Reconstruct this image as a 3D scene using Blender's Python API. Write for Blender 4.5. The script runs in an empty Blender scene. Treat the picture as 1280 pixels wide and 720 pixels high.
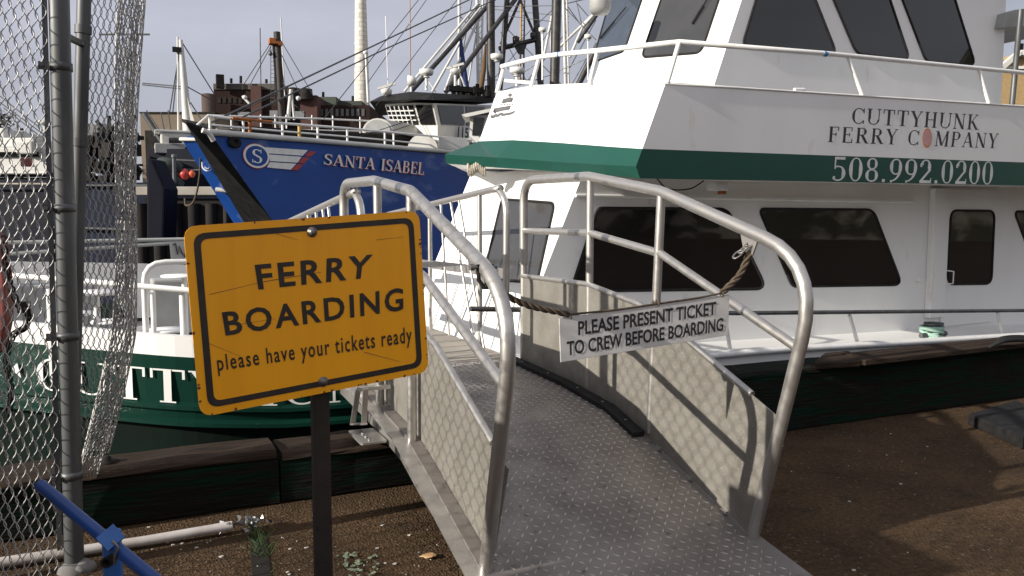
import bpy, bmesh, math, random
from mathutils import Vector, Matrix
random.seed(7)
S = bpy.context.scene
COL = S.collection
# ---------------------------------------------------------------- camera
FPX = 1000.0                      # focal length in pixels of a 1280 px wide picture
YAW, PIT, EYE = math.radians(24.8), math.atan(82/1000), 1.5
FH = Vector((math.sin(YAW), math.cos(YAW), 0)); RT = Vector((math.cos(YAW), -math.sin(YAW), 0)); UPZ = Vector((0, 0, 1))
FW = FH*math.cos(PIT) - UPZ*math.sin(PIT); UV = UPZ*math.cos(PIT) + FH*math.sin(PIT)
EYEP = Vector((0, 0, EYE))
cd = bpy.data.cameras.new('camera'); cam = bpy.data.objects.new('camera', cd); COL.objects.link(cam)
cd.sensor_width = 36; cd.lens = 36*FPX/1280; cd.clip_start = 0.05; cd.clip_end = 3000
m = Matrix((RT, UV, -FW)).transposed().to_4x4(); m.translation = EYEP; cam.matrix_world = m
S.camera = cam
# ---------------------------------------------------------------- sky, sun, exposure
SUN_EL, SUN_AZ = 20.5, 4.5        # shadows run towards +X and a little +Y
w = bpy.data.worlds.new('World'); S.world = w; w.use_nodes = True
nt = w.node_tree; N = nt.nodes; L = nt.links; N.clear()
out = N.new('ShaderNodeOutputWorld'); bg = N.new('ShaderNodeBackground'); bg.inputs[1].default_value = 0.1
sky = N.new('ShaderNodeTexSky'); sky.sky_type = 'NISHITA'; sky.sun_disc = False
sky.sun_elevation = math.radians(SUN_EL); sky.sun_rotation = math.radians(270-SUN_AZ)
tc = N.new('ShaderNodeTexCoord')
mp = N.new('ShaderNodeMapping'); mp.inputs['Scale'].default_value = (1.4, 1.4, 4.5)
nz = N.new('ShaderNodeTexNoise'); nz.inputs['Scale'].default_value = 1.7; nz.inputs['Detail'].default_value = 5; nz.inputs['Roughness'].default_value = .5
L.new(tc.outputs['Generated'], mp.inputs[0]); L.new(mp.outputs[0], nz.inputs['Vector'])
# broken cloud: a grey bank over the harbour, thinner and brighter behind the quay
dt = N.new('ShaderNodeVectorMath'); dt.operation = 'DOT_PRODUCT'; dt.inputs[1].default_value = (-0.35, -0.93, 0.25)
L.new(tc.outputs['Generated'], dt.inputs[0])
mr = N.new('ShaderNodeMapRange'); mr.inputs[1].default_value = -.55; mr.inputs[2].default_value = .6
L.new(dt.outputs['Value'], mr.inputs[0])
cm = N.new('ShaderNodeMix'); cm.data_type = 'RGBA'
cm.inputs[6].default_value = (3.55, 3.6, 4.15, 1); cm.inputs[7].default_value = (5.15, 5.1, 5.4, 1)
L.new(mr.outputs[0], cm.inputs[0])
vr = N.new('ShaderNodeMapRange'); vr.inputs[1].default_value = .3; vr.inputs[2].default_value = .7; vr.inputs[3].default_value = .76; vr.inputs[4].default_value = 1.2
L.new(nz.outputs[0], vr.inputs[0])
cv = N.new('ShaderNodeMix'); cv.data_type = 'RGBA'; cv.blend_type = 'MULTIPLY'; cv.inputs[0].default_value = 1
L.new(cm.outputs[2], cv.inputs[6]); L.new(vr.outputs[0], cv.inputs[7])
mx = N.new('ShaderNodeMix'); mx.data_type = 'RGBA'; mx.inputs[0].default_value = .9
L.new(sky.outputs[0], mx.inputs[6]); L.new(cv.outputs[2], mx.inputs[7])
L.new(mx.outputs[2], bg.inputs[0]); L.new(bg.outputs[0], out.inputs[0])
sl = bpy.data.lights.new('sun', 'SUN'); sl.energy = 5.0; sl.angle = math.radians(.5); sl.color = (1, .93, .82)
sun = bpy.data.objects.new('sun', sl); COL.objects.link(sun)
ce = math.cos(math.radians(SUN_EL))
SDIR = Vector((math.cos(math.radians(SUN_AZ))*ce, math.sin(math.radians(SUN_AZ))*ce, -math.sin(math.radians(SUN_EL))))
sun.rotation_euler = SDIR.to_track_quat('-Z', 'Y').to_euler(); sun.location = (-20, -3, 12)
S.view_settings.view_transform = 'Standard'; S.view_settings.look = 'None'; S.view_settings.exposure = 0.5; S.view_settings.gamma = 1
S.view_settings.use_curve_mapping = False
S.cycles.max_bounces = 6

# ---------------------------------------------------------------- geometry helpers
def V(*a): return Vector(a)
def ray(x, y): return FW + RT*((x-640)/FPX) + UV*((360-y)/FPX)
def on(x, y, p0, n):
    d = ray(x, y); return EYEP + d*((Vector(p0)-EYEP).dot(n)/d.dot(n))
def onX(x, y, v): return on(x, y, (v, 0, 0), V(1, 0, 0))
def onY(x, y, v): return on(x, y, (0, v, 0), V(0, 1, 0))
def onZ(x, y, v): return on(x, y, (0, 0, v), V(0, 0, 1))
def onD(x, y, d): r = ray(x, y); return EYEP + r*(d/r.dot(FH))
def vplane(p0, deg):               # vertical plane through p0 running in that direction
    a = math.radians(deg); n = V(-math.sin(a), math.cos(a), 0)
    return lambda x, y, off=0: on(x, y, Vector(p0)-n*off, n)
FO = V(3.2, 6.0, 0); FYAW = math.radians(3); FMAT = Matrix.Translation(FO) @ Matrix.Rotation(FYAW, 4, 'Z'); FINV = FMAT.inverted()
FXA = (FMAT.to_3x3() @ V(1, 0, 0)); FYA = (FMAT.to_3x3() @ V(0, 1, 0))
def fy(x, y, v): return FINV @ on(x, y, FO+FYA*v, FYA)      # ferry coordinates on its plane y = v
def fx(x, y, v): return FINV @ on(x, y, FO+FXA*v, FXA)
def fz(x, y, z): return FINV @ onZ(x, y, z)
def fw(p): return FMAT @ Vector(p)

class MB:
    def __init__(s): s.v = []; s.f = []; s.sm = []
    def add(s, vs, fs, smooth=False):
        o = len(s.v); s.v += [Vector(p) for p in vs]; s.f += [[i+o for i in f] for f in fs]; s.sm += [smooth]*len(fs); return s
    def box(s, c, d, ax=None):
        ax = ax or (V(1, 0, 0), V(0, 1, 0), V(0, 0, 1)); c = Vector(c)
        vs = [c + ax[0]*(i*d[0]/2) + ax[1]*(j*d[1]/2) + ax[2]*(k*d[2]/2) for i in (-1, 1) for j in (-1, 1) for k in (-1, 1)]
        return s.add(vs, [(0, 1, 3, 2), (4, 6, 7, 5), (0, 4, 5, 1), (2, 3, 7, 6), (0, 2, 6, 4), (1, 5, 7, 3)])
    def bar(s, a, b, wd, th, up=V(0, 0, 1)):
        a = Vector(a); b = Vector(b); d = (b-a).normalized(); sd = d.cross(up).normalized(); u = sd.cross(d)
        return s.box((a+b)/2, ((b-a).length, wd, th), (d, sd, u))
    def tube(s, pts, r, seg=8, caps=True, closed=False):
        pts = [Vector(p) for p in pts]; n = len(pts); rs = r if isinstance(r, (list, tuple)) else [r]*n
        t = []
        for i in range(n):
            if closed: d = pts[(i+1) % n]-pts[i-1]
            else: d = pts[min(i+1, n-1)]-pts[max(i-1, 0)]
            t.append(d.normalized() if d.length > 1e-9 else V(0, 0, 1))
        u = t[0].orthogonal().normalized(); vs = []
        for i in range(n):
            u = (u - t[i]*u.dot(t[i]))
            u = u.normalized() if u.length > 1e-6 else t[i].orthogonal().normalized()
            b = t[i].cross(u)
            vs += [pts[i] + (u*math.cos(2*math.pi*k/seg) + b*math.sin(2*math.pi*k/seg))*rs[i] for k in range(seg)]
        fs = []
        for i in range(n if closed else n-1):
            j = (i+1) % n
            fs += [(i*seg+k, i*seg+(k+1) % seg, j*seg+(k+1) % seg, j*seg+k) for k in range(seg)]
        s.add(vs, fs, seg > 5)
        if caps and not closed:
            s.add(vs[:seg][::-1], [tuple(range(seg))]); s.add(vs[-seg:], [tuple(range(seg))])
        return s
    def lathe(s, c, prof, seg=20, ax=None):
        ax = ax or (V(1, 0, 0), V(0, 1, 0), V(0, 0, 1)); c = Vector(c); vs = []
        for r, z in prof: vs += [c + ax[2]*z + (ax[0]*math.cos(2*math.pi*k/seg)+ax[1]*math.sin(2*math.pi*k/seg))*r for k in range(seg)]
        fs = [(i*seg+k, i*seg+(k+1) % seg, (i+1)*seg+(k+1) % seg, (i+1)*seg+k) for i in range(len(prof)-1) for k in range(seg)]
        s.add(vs, fs, True)
        if prof[0][0] > 1e-6: s.add(vs[:seg][::-1], [tuple(range(seg))])
        if prof[-1][0] > 1e-6: s.add(vs[-seg:], [tuple(range(seg))])
        return s
    def prism(s, pts, ext):        # planar polygon pushed along the vector ext
        pts = [Vector(p) for p in pts]; n = len(pts); ext = Vector(ext)
        vs = pts + [p+ext for p in pts]
        return s.add(vs, [tuple(range(n))[::-1], tuple(range(n, 2*n))] + [(i, (i+1) % n, n+(i+1) % n, n+i) for i in range(n)])
    def poly(s, pts): return s.add(pts, [tuple(range(len(pts)))])
    def loft(s, rows, closed=False, smooth=True):
        n = len(rows[0]); vs = [p for r in rows for p in r]; fs = []
        for i in range(len(rows)-1):
            for k in range(n if closed else n-1):
                fs.append((i*n+k, i*n+(k+1) % n, (i+1)*n+(k+1) % n, (i+1)*n+k))
        return s.add(vs, fs, smooth)
    def build(s, name, mat, parent=None, bevel=0, mod=None):
        me = bpy.data.meshes.new(name); inv = None
        if parent is not None: inv = WM[parent.name].inverted()
        me.from_pydata([(inv @ p if inv else p) for p in s.v], [], s.f)
        me.polygons.foreach_set('use_smooth', s.sm)
        bm = bmesh.new(); bm.from_mesh(me)
        if bevel:
            bm.edges.ensure_lookup_table()
            ed = [e for e in bm.edges if len(e.link_faces) == 2 and e.calc_face_angle(0) > .5]
            try: bmesh.ops.bevel(bm, geom=ed, offset=bevel, segments=2, profile=.6, affect='EDGES', clamp_overlap=True)
            except Exception: pass
        bmesh.ops.recalc_face_normals(bm, faces=bm.faces)
        bm.to_mesh(me); bm.free()
        me.materials.append(mat)
        o = bpy.data.objects.new(name, me); COL.objects.link(o)
        if parent is not None: o.parent = parent; WM[o.name] = WM[parent.name]
        else: WM[o.name] = Matrix()
        return o
WM = {}
def thing(name, label, cat, loc=(0, 0, 0), rotz=0, group=None):
    o = bpy.data.objects.new(name, None); COL.objects.link(o); o.location = loc; o.rotation_euler = (0, 0, rotz)
    o.empty_display_size = .2
    WM[o.name] = Matrix.Translation(Vector(loc)) @ Matrix.Rotation(rotz, 4, 'Z')
    return tag(o, label, cat, group)
def tag(o, label, cat, group=None):
    o['label'] = label; o['category'] = cat
    if group: o['group'] = group
    return o
def struct(o): o['kind'] = 'structure'; return o
def crom(pts, n=6):                 # smooth curve through the points
    pts = [Vector(p) for p in pts]; P = [pts[0]*2-pts[1]] + pts + [pts[-1]*2-pts[-2]]; r = []
    for i in range(1, len(P)-2):
        a, b, c, d = P[i-1:i+3]
        for k in range(n):
            t = k/n; r.append(.5*((2*b)+(c-a)*t+(2*a-5*b+4*c-d)*t*t+(3*b-a-3*c+d)*t**3))
    return r + [pts[-1]]
def fillet(pts, rad, n=5):          # polyline with rounded corners (3D)
    pts = [Vector(p) for p in pts]; r = [pts[0]]
    for i in range(1, len(pts)-1):
        a, b, c = pts[i-1:i+2]; d1 = (a-b); d2 = (c-b); q = min(rad, d1.length*.49, d2.length*.49)
        p1 = b+d1.normalized()*q; p2 = b+d2.normalized()*q
        r += [p1*(1-t)**2 + b*2*t*(1-t) + p2*t*t for t in [k/n for k in range(n+1)]]
    return r + [pts[-1]]
def roundpoly(pts, rad, n=5):       # closed polygon with rounded corners
    pts = [Vector(p) for p in pts]; r = []; m_ = len(pts); rd = rad if isinstance(rad, (list, tuple)) else [rad]*m_
    for i in range(m_):
        a, b, c = pts[i-1], pts[i], pts[(i+1) % m_]; d1 = a-b; d2 = c-b; q = min(rd[i], d1.length*.48, d2.length*.48)
        p1 = b+d1.normalized()*q; p2 = b+d2.normalized()*q
        r += [p1*(1-t)**2 + b*2*t*(1-t) + p2*t*t for t in [k/n for k in range(n+1)]]
    return r

# ---------------------------------------------------------------- materials
def mat(name, col, rough=.5, metal=0, spec=.5, col2=None, nscale=6, detail=4, lo=.35, hi=.65, stretch=None, bump=0, bscale=None, bdist=.01, rvar=0, coat=0, third=None):
    M = bpy.data.materials.new(name); M.use_nodes = True; t = M.node_tree; n = t.nodes; l = t.links
    b = n['Principled BSDF']; b.inputs['Base Color'].default_value = (*col, 1); b.inputs['Roughness'].default_value = rough
    b.inputs['Metallic'].default_value = metal; b.inputs['Specular IOR Level'].default_value = spec; b.inputs['Coat Weight'].default_value = coat
    tcn = n.new('ShaderNodeTexCoord'); vec = tcn.outputs['Object']
    if stretch:
        mpn = n.new('ShaderNodeMapping'); mpn.inputs['Scale'].default_value = stretch; l.new(vec, mpn.inputs[0]); vec = mpn.outputs[0]
    nn = n.new('ShaderNodeTexNoise'); nn.inputs['Scale'].default_value = nscale; nn.inputs['Detail'].default_value = detail; l.new(vec, nn.inputs['Vector'])
    rr = n.new('ShaderNodeMapRange'); rr.inputs[1].default_value = lo; rr.inputs[2].default_value = hi; l.new(nn.outputs[0], rr.inputs[0])
    c = col2 or tuple(x*.82 for x in col)
    mm = n.new('ShaderNodeMix'); mm.data_type = 'RGBA'; mm.inputs[6].default_value = (*col, 1); mm.inputs[7].default_value = (*c, 1)
    l.new(rr.outputs[0], mm.inputs[0]); cout = mm.outputs[2]
    if third:                       # (colour, scale, low, high): a second, separate layer of marks
        n3 = n.new('ShaderNodeTexNoise'); n3.inputs['Scale'].default_value = third[1]; n3.inputs['Detail'].default_value = 6; l.new(vec, n3.inputs['Vector'])
        r3 = n.new('ShaderNodeMapRange'); r3.inputs[1].default_value = third[2]; r3.inputs[2].default_value = third[3]; l.new(n3.outputs[0], r3.inputs[0])
        m3 = n.new('ShaderNodeMix'); m3.data_type = 'RGBA'; l.new(r3.outputs[0], m3.inputs[0]); l.new(cout, m3.inputs[6]); m3.inputs[7].default_value = (*third[0], 1)
        cout = m3.outputs[2]
    l.new(cout, b.inputs['Base Color'])
    if rvar:
        r2 = n.new('ShaderNodeMapRange'); r2.inputs[3].default_value = rough-rvar; r2.inputs[4].default_value = rough+rvar; r2.inputs[1].default_value = .3; r2.inputs[2].default_value = .7
        l.new(nn.outputs[0], r2.inputs[0]); l.new(r2.outputs[0], b.inputs['Roughness'])
    if bump:
        bn = n.new('ShaderNodeTexNoise'); bn.inputs['Scale'].default_value = bscale or nscale*4; bn.inputs['Detail'].default_value = 5; l.new(vec, bn.inputs['Vector'])
        bb = n.new('ShaderNodeBump'); bb.inputs['Strength'].default_value = bump; bb.inputs['Distance'].default_value = bdist
        l.new(bn.outputs[0], bb.inputs['Height']); l.new(bb.outputs[0], b.inputs['Normal'])
    return M
ALU = mat('brushed_aluminium', (.56, .54, .515), .42, .85, col2=(.40, .385, .365), nscale=9, rvar=.12, bump=.15, bscale=90, bdist=.002)
ALUP = mat('aluminium_panel', (.29, .275, .245), .5, .45, col2=(.205, .192, .168), nscale=7, rvar=.1, bump=.25, bscale=40, bdist=.003, third=((.5, .48, .45), 130, .62, .72))
TREAD = mat('tread_plate', (.235, .212, .198), .5, .4, col2=(.17, .152, .14), nscale=4.5, detail=8, rvar=.15, bump=.3, bscale=70, bdist=.002, third=((.085, .076, .07), 22, .63, .74))
WORN = mat('worn_tread', (.50, .47, .44), .4, .6, col2=(.34, .31, .29), nscale=5, detail=7)
GALV = mat('galvanised_steel', (.105, .11, .115), .55, .5, col2=(.075, .078, .08), nscale=14, stretch=(1, 1, .2), rvar=.1)
WIRE = mat('fence_wire', (.46, .46, .455), .45, .4, col2=(.30, .295, .29), nscale=12)
WHITE = mat('white_boat_paint', (.80, .80, .79), .4, col2=(.75, .745, .735), nscale=1.6, detail=8, stretch=(1, 1, .35), bump=.10, bscale=3, bdist=.012, third=((.55, .51, .44), 6, .64, .84))
WHITER = mat('white_rail_paint', (.78, .78, .77), .4, col2=(.66, .65, .62), nscale=9, lo=.5, hi=.8)
GREYP = mat('grey_deck_paint', (.36, .37, .37), .6, col2=(.29, .29, .28), nscale=3, detail=7)
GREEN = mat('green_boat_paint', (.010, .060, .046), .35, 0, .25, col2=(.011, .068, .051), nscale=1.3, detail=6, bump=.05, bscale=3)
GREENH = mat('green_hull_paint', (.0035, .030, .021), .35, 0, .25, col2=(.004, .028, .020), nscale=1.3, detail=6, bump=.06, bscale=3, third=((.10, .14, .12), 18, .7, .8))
BLUE = mat('blue_hull_paint', (.006, .052, .25), .42, 0, .25, col2=(.012, .068, .31), nscale=.5, detail=8, bump=.12, bscale=1.3, bdist=.04, third=((.13, .19, .38), 1.1, .57, .75), stretch=(1, 1, 2.2))
BLACKP = mat('black_paint', (.008, .008, .009), .6, 0, .2, col2=(.018, .017, .016), nscale=5)
BLKST = mat('black_steel', (.022, .022, .025), .5, .1, col2=(.05, .045, .042), nscale=6)
RUBBER = mat('black_rubber', (.012, .012, .013), .75, 0, .2, col2=(.021, .02, .02), nscale=14, bump=.3)
GLASS = mat('tinted_glass', (.006, .006, .007), .02, 0, .5, col2=(.011, .011, .012), nscale=1.2)
GLASSG = mat('grey_glass', (.05, .05, .052), .06, 0, .4, col2=(.035, .036, .038), nscale=1.5)
YEL = mat('sign_yellow', (.98, .42, .003), .42, col2=(.93, .385, .003), nscale=3, detail=7, stretch=(7, 1, .5), bump=.12, bscale=60, bdist=.002, third=((.30, .13, .03), 34, .735, .80))
SBLK = mat('sign_black', (.016, .012, .009), .5, col2=(.03, .022, .016), nscale=25)
SWHT = mat('sign_white', (.62, .61, .60), .45, col2=(.54, .53, .52), nscale=5)
TXTB = mat('dark_lettering', (.02, .018, .022), .5)
TXTW = mat('white_lettering', (.78, .78, .76), .45, col2=(.7, .7, .68), nscale=7)
RED = mat('red_paint', (.34, .022, .02), .45, col2=(.36, .03, .025), nscale=6)
ORNG = mat('rusty_orange', (.42, .13, .02), .7, col2=(.25, .08, .02), nscale=9)
PEACH = mat('peach_emblem', (.62, .33, .27), .5, col2=(.5, .28, .3), nscale=22)
PEACHE = mat('orange_emblem', (.66, .27, .13), .5)
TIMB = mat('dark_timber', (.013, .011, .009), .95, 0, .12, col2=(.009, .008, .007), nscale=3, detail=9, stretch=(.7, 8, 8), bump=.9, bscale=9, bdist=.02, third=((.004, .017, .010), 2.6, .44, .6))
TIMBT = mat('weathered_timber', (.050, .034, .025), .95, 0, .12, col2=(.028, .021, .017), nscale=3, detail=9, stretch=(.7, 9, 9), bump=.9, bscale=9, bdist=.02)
BRICK = mat('dark_brick', (.030, .018, .016), .95, 0, .1, col2=(.02, .013, .012), nscale=.3, detail=8)
TAN = mat('tan_wall', (.17, .135, .10), .9, col2=(.145, .115, .085), nscale=.3)
BOATW = mat('far_white_paint', (.62, .62, .60), .5, col2=(.48, .47, .44), nscale=.8, detail=7)
DKBLUE = mat('dark_blue_hull', (.006, .008, .018), .6, 0, .15, col2=(.010, .011, .018), nscale=1)
DARK = mat('dark_weathered', (.014, .013, .013), .9, 0, .15, col2=(.026, .023, .021), nscale=1.4, detail=7)
CONC = mat('pale_concrete', (.36, .33, .28), .9, col2=(.27, .245, .21), nscale=1.5, detail=7)
ROPE = mat('teal_rope', (.22, .38, .31), .85, col2=(.33, .46, .40), nscale=60)
ROPEW = mat('pale_rope', (.45, .41, .34), .85, col2=(.3, .27, .22), nscale=60)
ROPED = mat('dark_rope', (.055, .042, .030), .9, col2=(.10, .07, .045), nscale=80)
BLUEP = mat('blue_tube_paint', (.008, .05, .22), .4, col2=(.007, .04, .17), nscale=11, third=((.10, .075, .06), 28, .70, .78))
BLUEL = mat('bright_blue_paint', (.025, .13, .42), .4, col2=(.02, .1, .33), nscale=11, third=((.03, .03, .04), 22, .66, .7))
PVC = mat('white_pipe', (.55, .52, .50), .5, col2=(.38, .34, .31), nscale=7, detail=7)
FOIL = mat('crumpled_foil', (.42, .42, .44), .4, .7, col2=(.2, .2, .21), nscale=20)
WEED = mat('weed_green', (.05, .10, .03), .7, col2=(.09, .12, .04), nscale=30)
LICH = mat('lichen', (.17, .21, .14), .9, col2=(.12, .15, .10), nscale=30)
LEAF = mat('dead_leaf', (.46, .25, .10), .8, col2=(.5, .36, .2), nscale=20)
CHIP = mat('pale_chips', (.5, .47, .43), .8, col2=(.35, .33, .3), nscale=30)
STONE = mat('grey_stone', (.16, .155, .15), .9, nscale=9)
BRASS = mat('bolt_steel', (.22, .21, .2), .45, .7, nscale=30)

def ground_mat():
    M = bpy.data.materials.new('brown_dock_surface'); M.use_nodes = True; t = M.node_tree; n = t.nodes; l = t.links; b = n['Principled BSDF']
    tcn = n.new('ShaderNodeTexCoord')
    def noise(sc, d=6, r=.6):
        q = n.new('ShaderNodeTexNoise'); q.inputs['Scale'].default_value = sc; q.inputs['Detail'].default_value = d; q.inputs['Roughness'].default_value = r; l.new(tcn.outputs['Object'], q.inputs['Vector']); return q
    a = noise(1.1, 8); f = noise(38, 6, .7); g = noise(5, 6)
    r1 = n.new('ShaderNodeValToRGB'); e = r1.color_ramp.elements
    e[0].position = .34; e[0].color = (.050, .032, .0185, 1); e[1].position = .68; e[1].color = (.104, .066, .038, 1)
    l.new(a.outputs[0], r1.inputs[0])
    r2 = n.new('ShaderNodeValToRGB'); e = r2.color_ramp.elements; e[0].position = .36; e[0].color = (.58, .56, .54, 1); e[1].position = .68; e[1].color = (1.3, 1.27, 1.2, 1)
    l.new(f.outputs[0], r2.inputs[0])
    mm = n.new('ShaderNodeMix'); mm.data_type = 'RGBA'; mm.blend_type = 'MULTIPLY'; mm.inputs[0].default_value = 1; l.new(r1.outputs[0], mm.inputs[6]); l.new(r2.outputs[0], mm.inputs[7])
    vo = n.new('ShaderNodeTexVoronoi'); vo.inputs['Scale'].default_value = 85; l.new(tcn.outputs['Object'], vo.inputs['Vector'])
    sp = n.new('ShaderNodeSeparateColor'); l.new(vo.outputs['Color'], sp.inputs[0])
    gt = n.new('ShaderNodeMath'); gt.operation = 'GREATER_THAN'; gt.inputs[1].default_value = .985; l.new(sp.outputs[0], gt.inputs[0])
    mm2 = n.new('ShaderNodeMix'); mm2.data_type = 'RGBA'; l.new(gt.outputs[0], mm2.inputs[0]); l.new(mm.outputs[2], mm2.inputs[6]); mm2.inputs[7].default_value = (.13, .10, .07, 1)
    st = n.new('ShaderNodeMapRange'); st.inputs[1].default_value = .55; st.inputs[2].default_value = .7; st.inputs[4].default_value = .6; l.new(g.outputs[0], st.inputs[0])
    mm3 = n.new('ShaderNodeMix'); mm3.data_type = 'RGBA'; l.new(st.outputs[0], mm3.inputs[0]); l.new(mm2.outputs[2], mm3.inputs[6]); mm3.inputs[7].default_value = (.026, .017, .011, 1)
    l.new(mm3.outputs[2], b.inputs['Base Color']); b.inputs['Roughness'].default_value = .95; b.inputs['Specular IOR Level'].default_value = .15
    ad = n.new('ShaderNodeMath'); ad.operation = 'ADD'; l.new(f.outputs[0], ad.inputs[0]); l.new(vo.outputs['Distance'], ad.inputs[1])
    bb = n.new('ShaderNodeBump'); bb.inputs['Strength'].default_value = .8; bb.inputs['Distance'].default_value = .012; l.new(ad.outputs[0], bb.inputs['Height']); l.new(bb.outputs[0], b.inputs['Normal'])
    return M
GROUND = ground_mat()
WATER = mat('harbour_water', (.010, .016, .015), .08, 0, .5, nscale=1, bump=.35, bscale=2.2, bdist=.08)
def brick_mat():
    M = mat('white_brick', (.6, .58, .52), .85); t = M.node_tree; n = t.nodes; l = t.links; b = n['Principled BSDF']
    br = n.new('ShaderNodeTexBrick'); br.inputs['Scale'].default_value = 1; br.inputs['Color1'].default_value = (.64, .62, .56, 1); br.inputs['Color2'].default_value = (.52, .49, .43, 1); br.inputs['Mortar'].default_value = (.36, .33, .28, 1)
    br.inputs['Brick Width'].default_value = 1.2; br.inputs['Row Height'].default_value = .7; br.inputs['Mortar Size'].default_value = .05
    tcn = n.new('ShaderNodeTexCoord'); mpn = n.new('ShaderNodeMapping'); mpn.inputs['Rotation'].default_value = (math.pi/2, 0, 0)
    l.new(tcn.outputs['Object'], mpn.inputs[0]); l.new(mpn.outputs[0], br.inputs['Vector']); l.new(br.outputs[0], b.inputs['Base Color']); return M
WBRICK = brick_mat()

# ---------------------------------------------------------------- lettering
def quadmap(c):                     # (u, v) in the unit square -> point, c = TL TR BR BL
    tl, tr, br, bl = [Vector(p) for p in c]
    return lambda u, v: (bl*(1-u)+br*u)*(1-v) + (tl*(1-u)+tr*u)*v
def sans(txt, heavy=0.0, space=1.0):
    c = bpy.data.curves.new('tmp', 'FONT'); c.body = txt; c.size = 1; c.offset = heavy; c.space_character = space; c.resolution_u = 3
    o = bpy.data.objects.new('tmp', c); COL.objects.link(o); bpy.context.view_layer.update()
    me = bpy.data.meshes.new_from_object(o.evaluated_get(bpy.context.evaluated_depsgraph_get()))
    vs = [(p.co.x, p.co.y) for p in me.vertices]; fs = [tuple(p.vertices) for p in me.polygons]
    bpy.data.objects.remove(o); bpy.data.meshes.remove(me); bpy.data.curves.remove(c)
    return vs, fs
def norm(vs, fs, ref=None):
    x0 = min(p[0] for p in vs); x1 = max(p[0] for p in vs); y0 = min(p[1] for p in vs); y1 = max(p[1] for p in vs)
    if ref: y0, y1 = ref
    return [((p[0]-x0)/(x1-x0), (p[1]-y0)/(y1-y0)) for p in vs], fs
TK, TN = .15, .052
def Ls(x0, y0, x1, y1, t):
    d = Vector((x1-x0, y1-y0)); n = Vector((-d.y, d.x)).normalized()*t/2
    if abs(d.x) > .03 and abs(d.y) > .03: n = Vector((t/2*1.1, 0))
    return [[(x0-n.x, y0-n.y), (x1-n.x, y1-n.y), (x1+n.x, y1+n.y), (x0+n.x, y0+n.y)]]
def Ar(cx, cy, rx, ry, a0, a1, k=TK, t=TN, n=18):
    r = []
    def pt(a, s):
        ca, sa = math.cos(a), math.sin(a); th = t+(k-t)*ca*ca
        return (cx+ca*(rx-(th if s else 0)), cy+sa*(ry-((t if abs(sa) > .2 else t) if s else 0)))
    for i in range(n):
        a = math.radians(a0+(a1-a0)*i/n); b = math.radians(a0+(a1-a0)*(i+1)/n)
        r.append([pt(a, 0), pt(b, 0), pt(b, 1), pt(a, 1)])
    return r
def Se(x, y, h=.13, t=.045): return Ls(x-h, y, x+h, y, t)
b_, t_ = .022, .978
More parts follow.
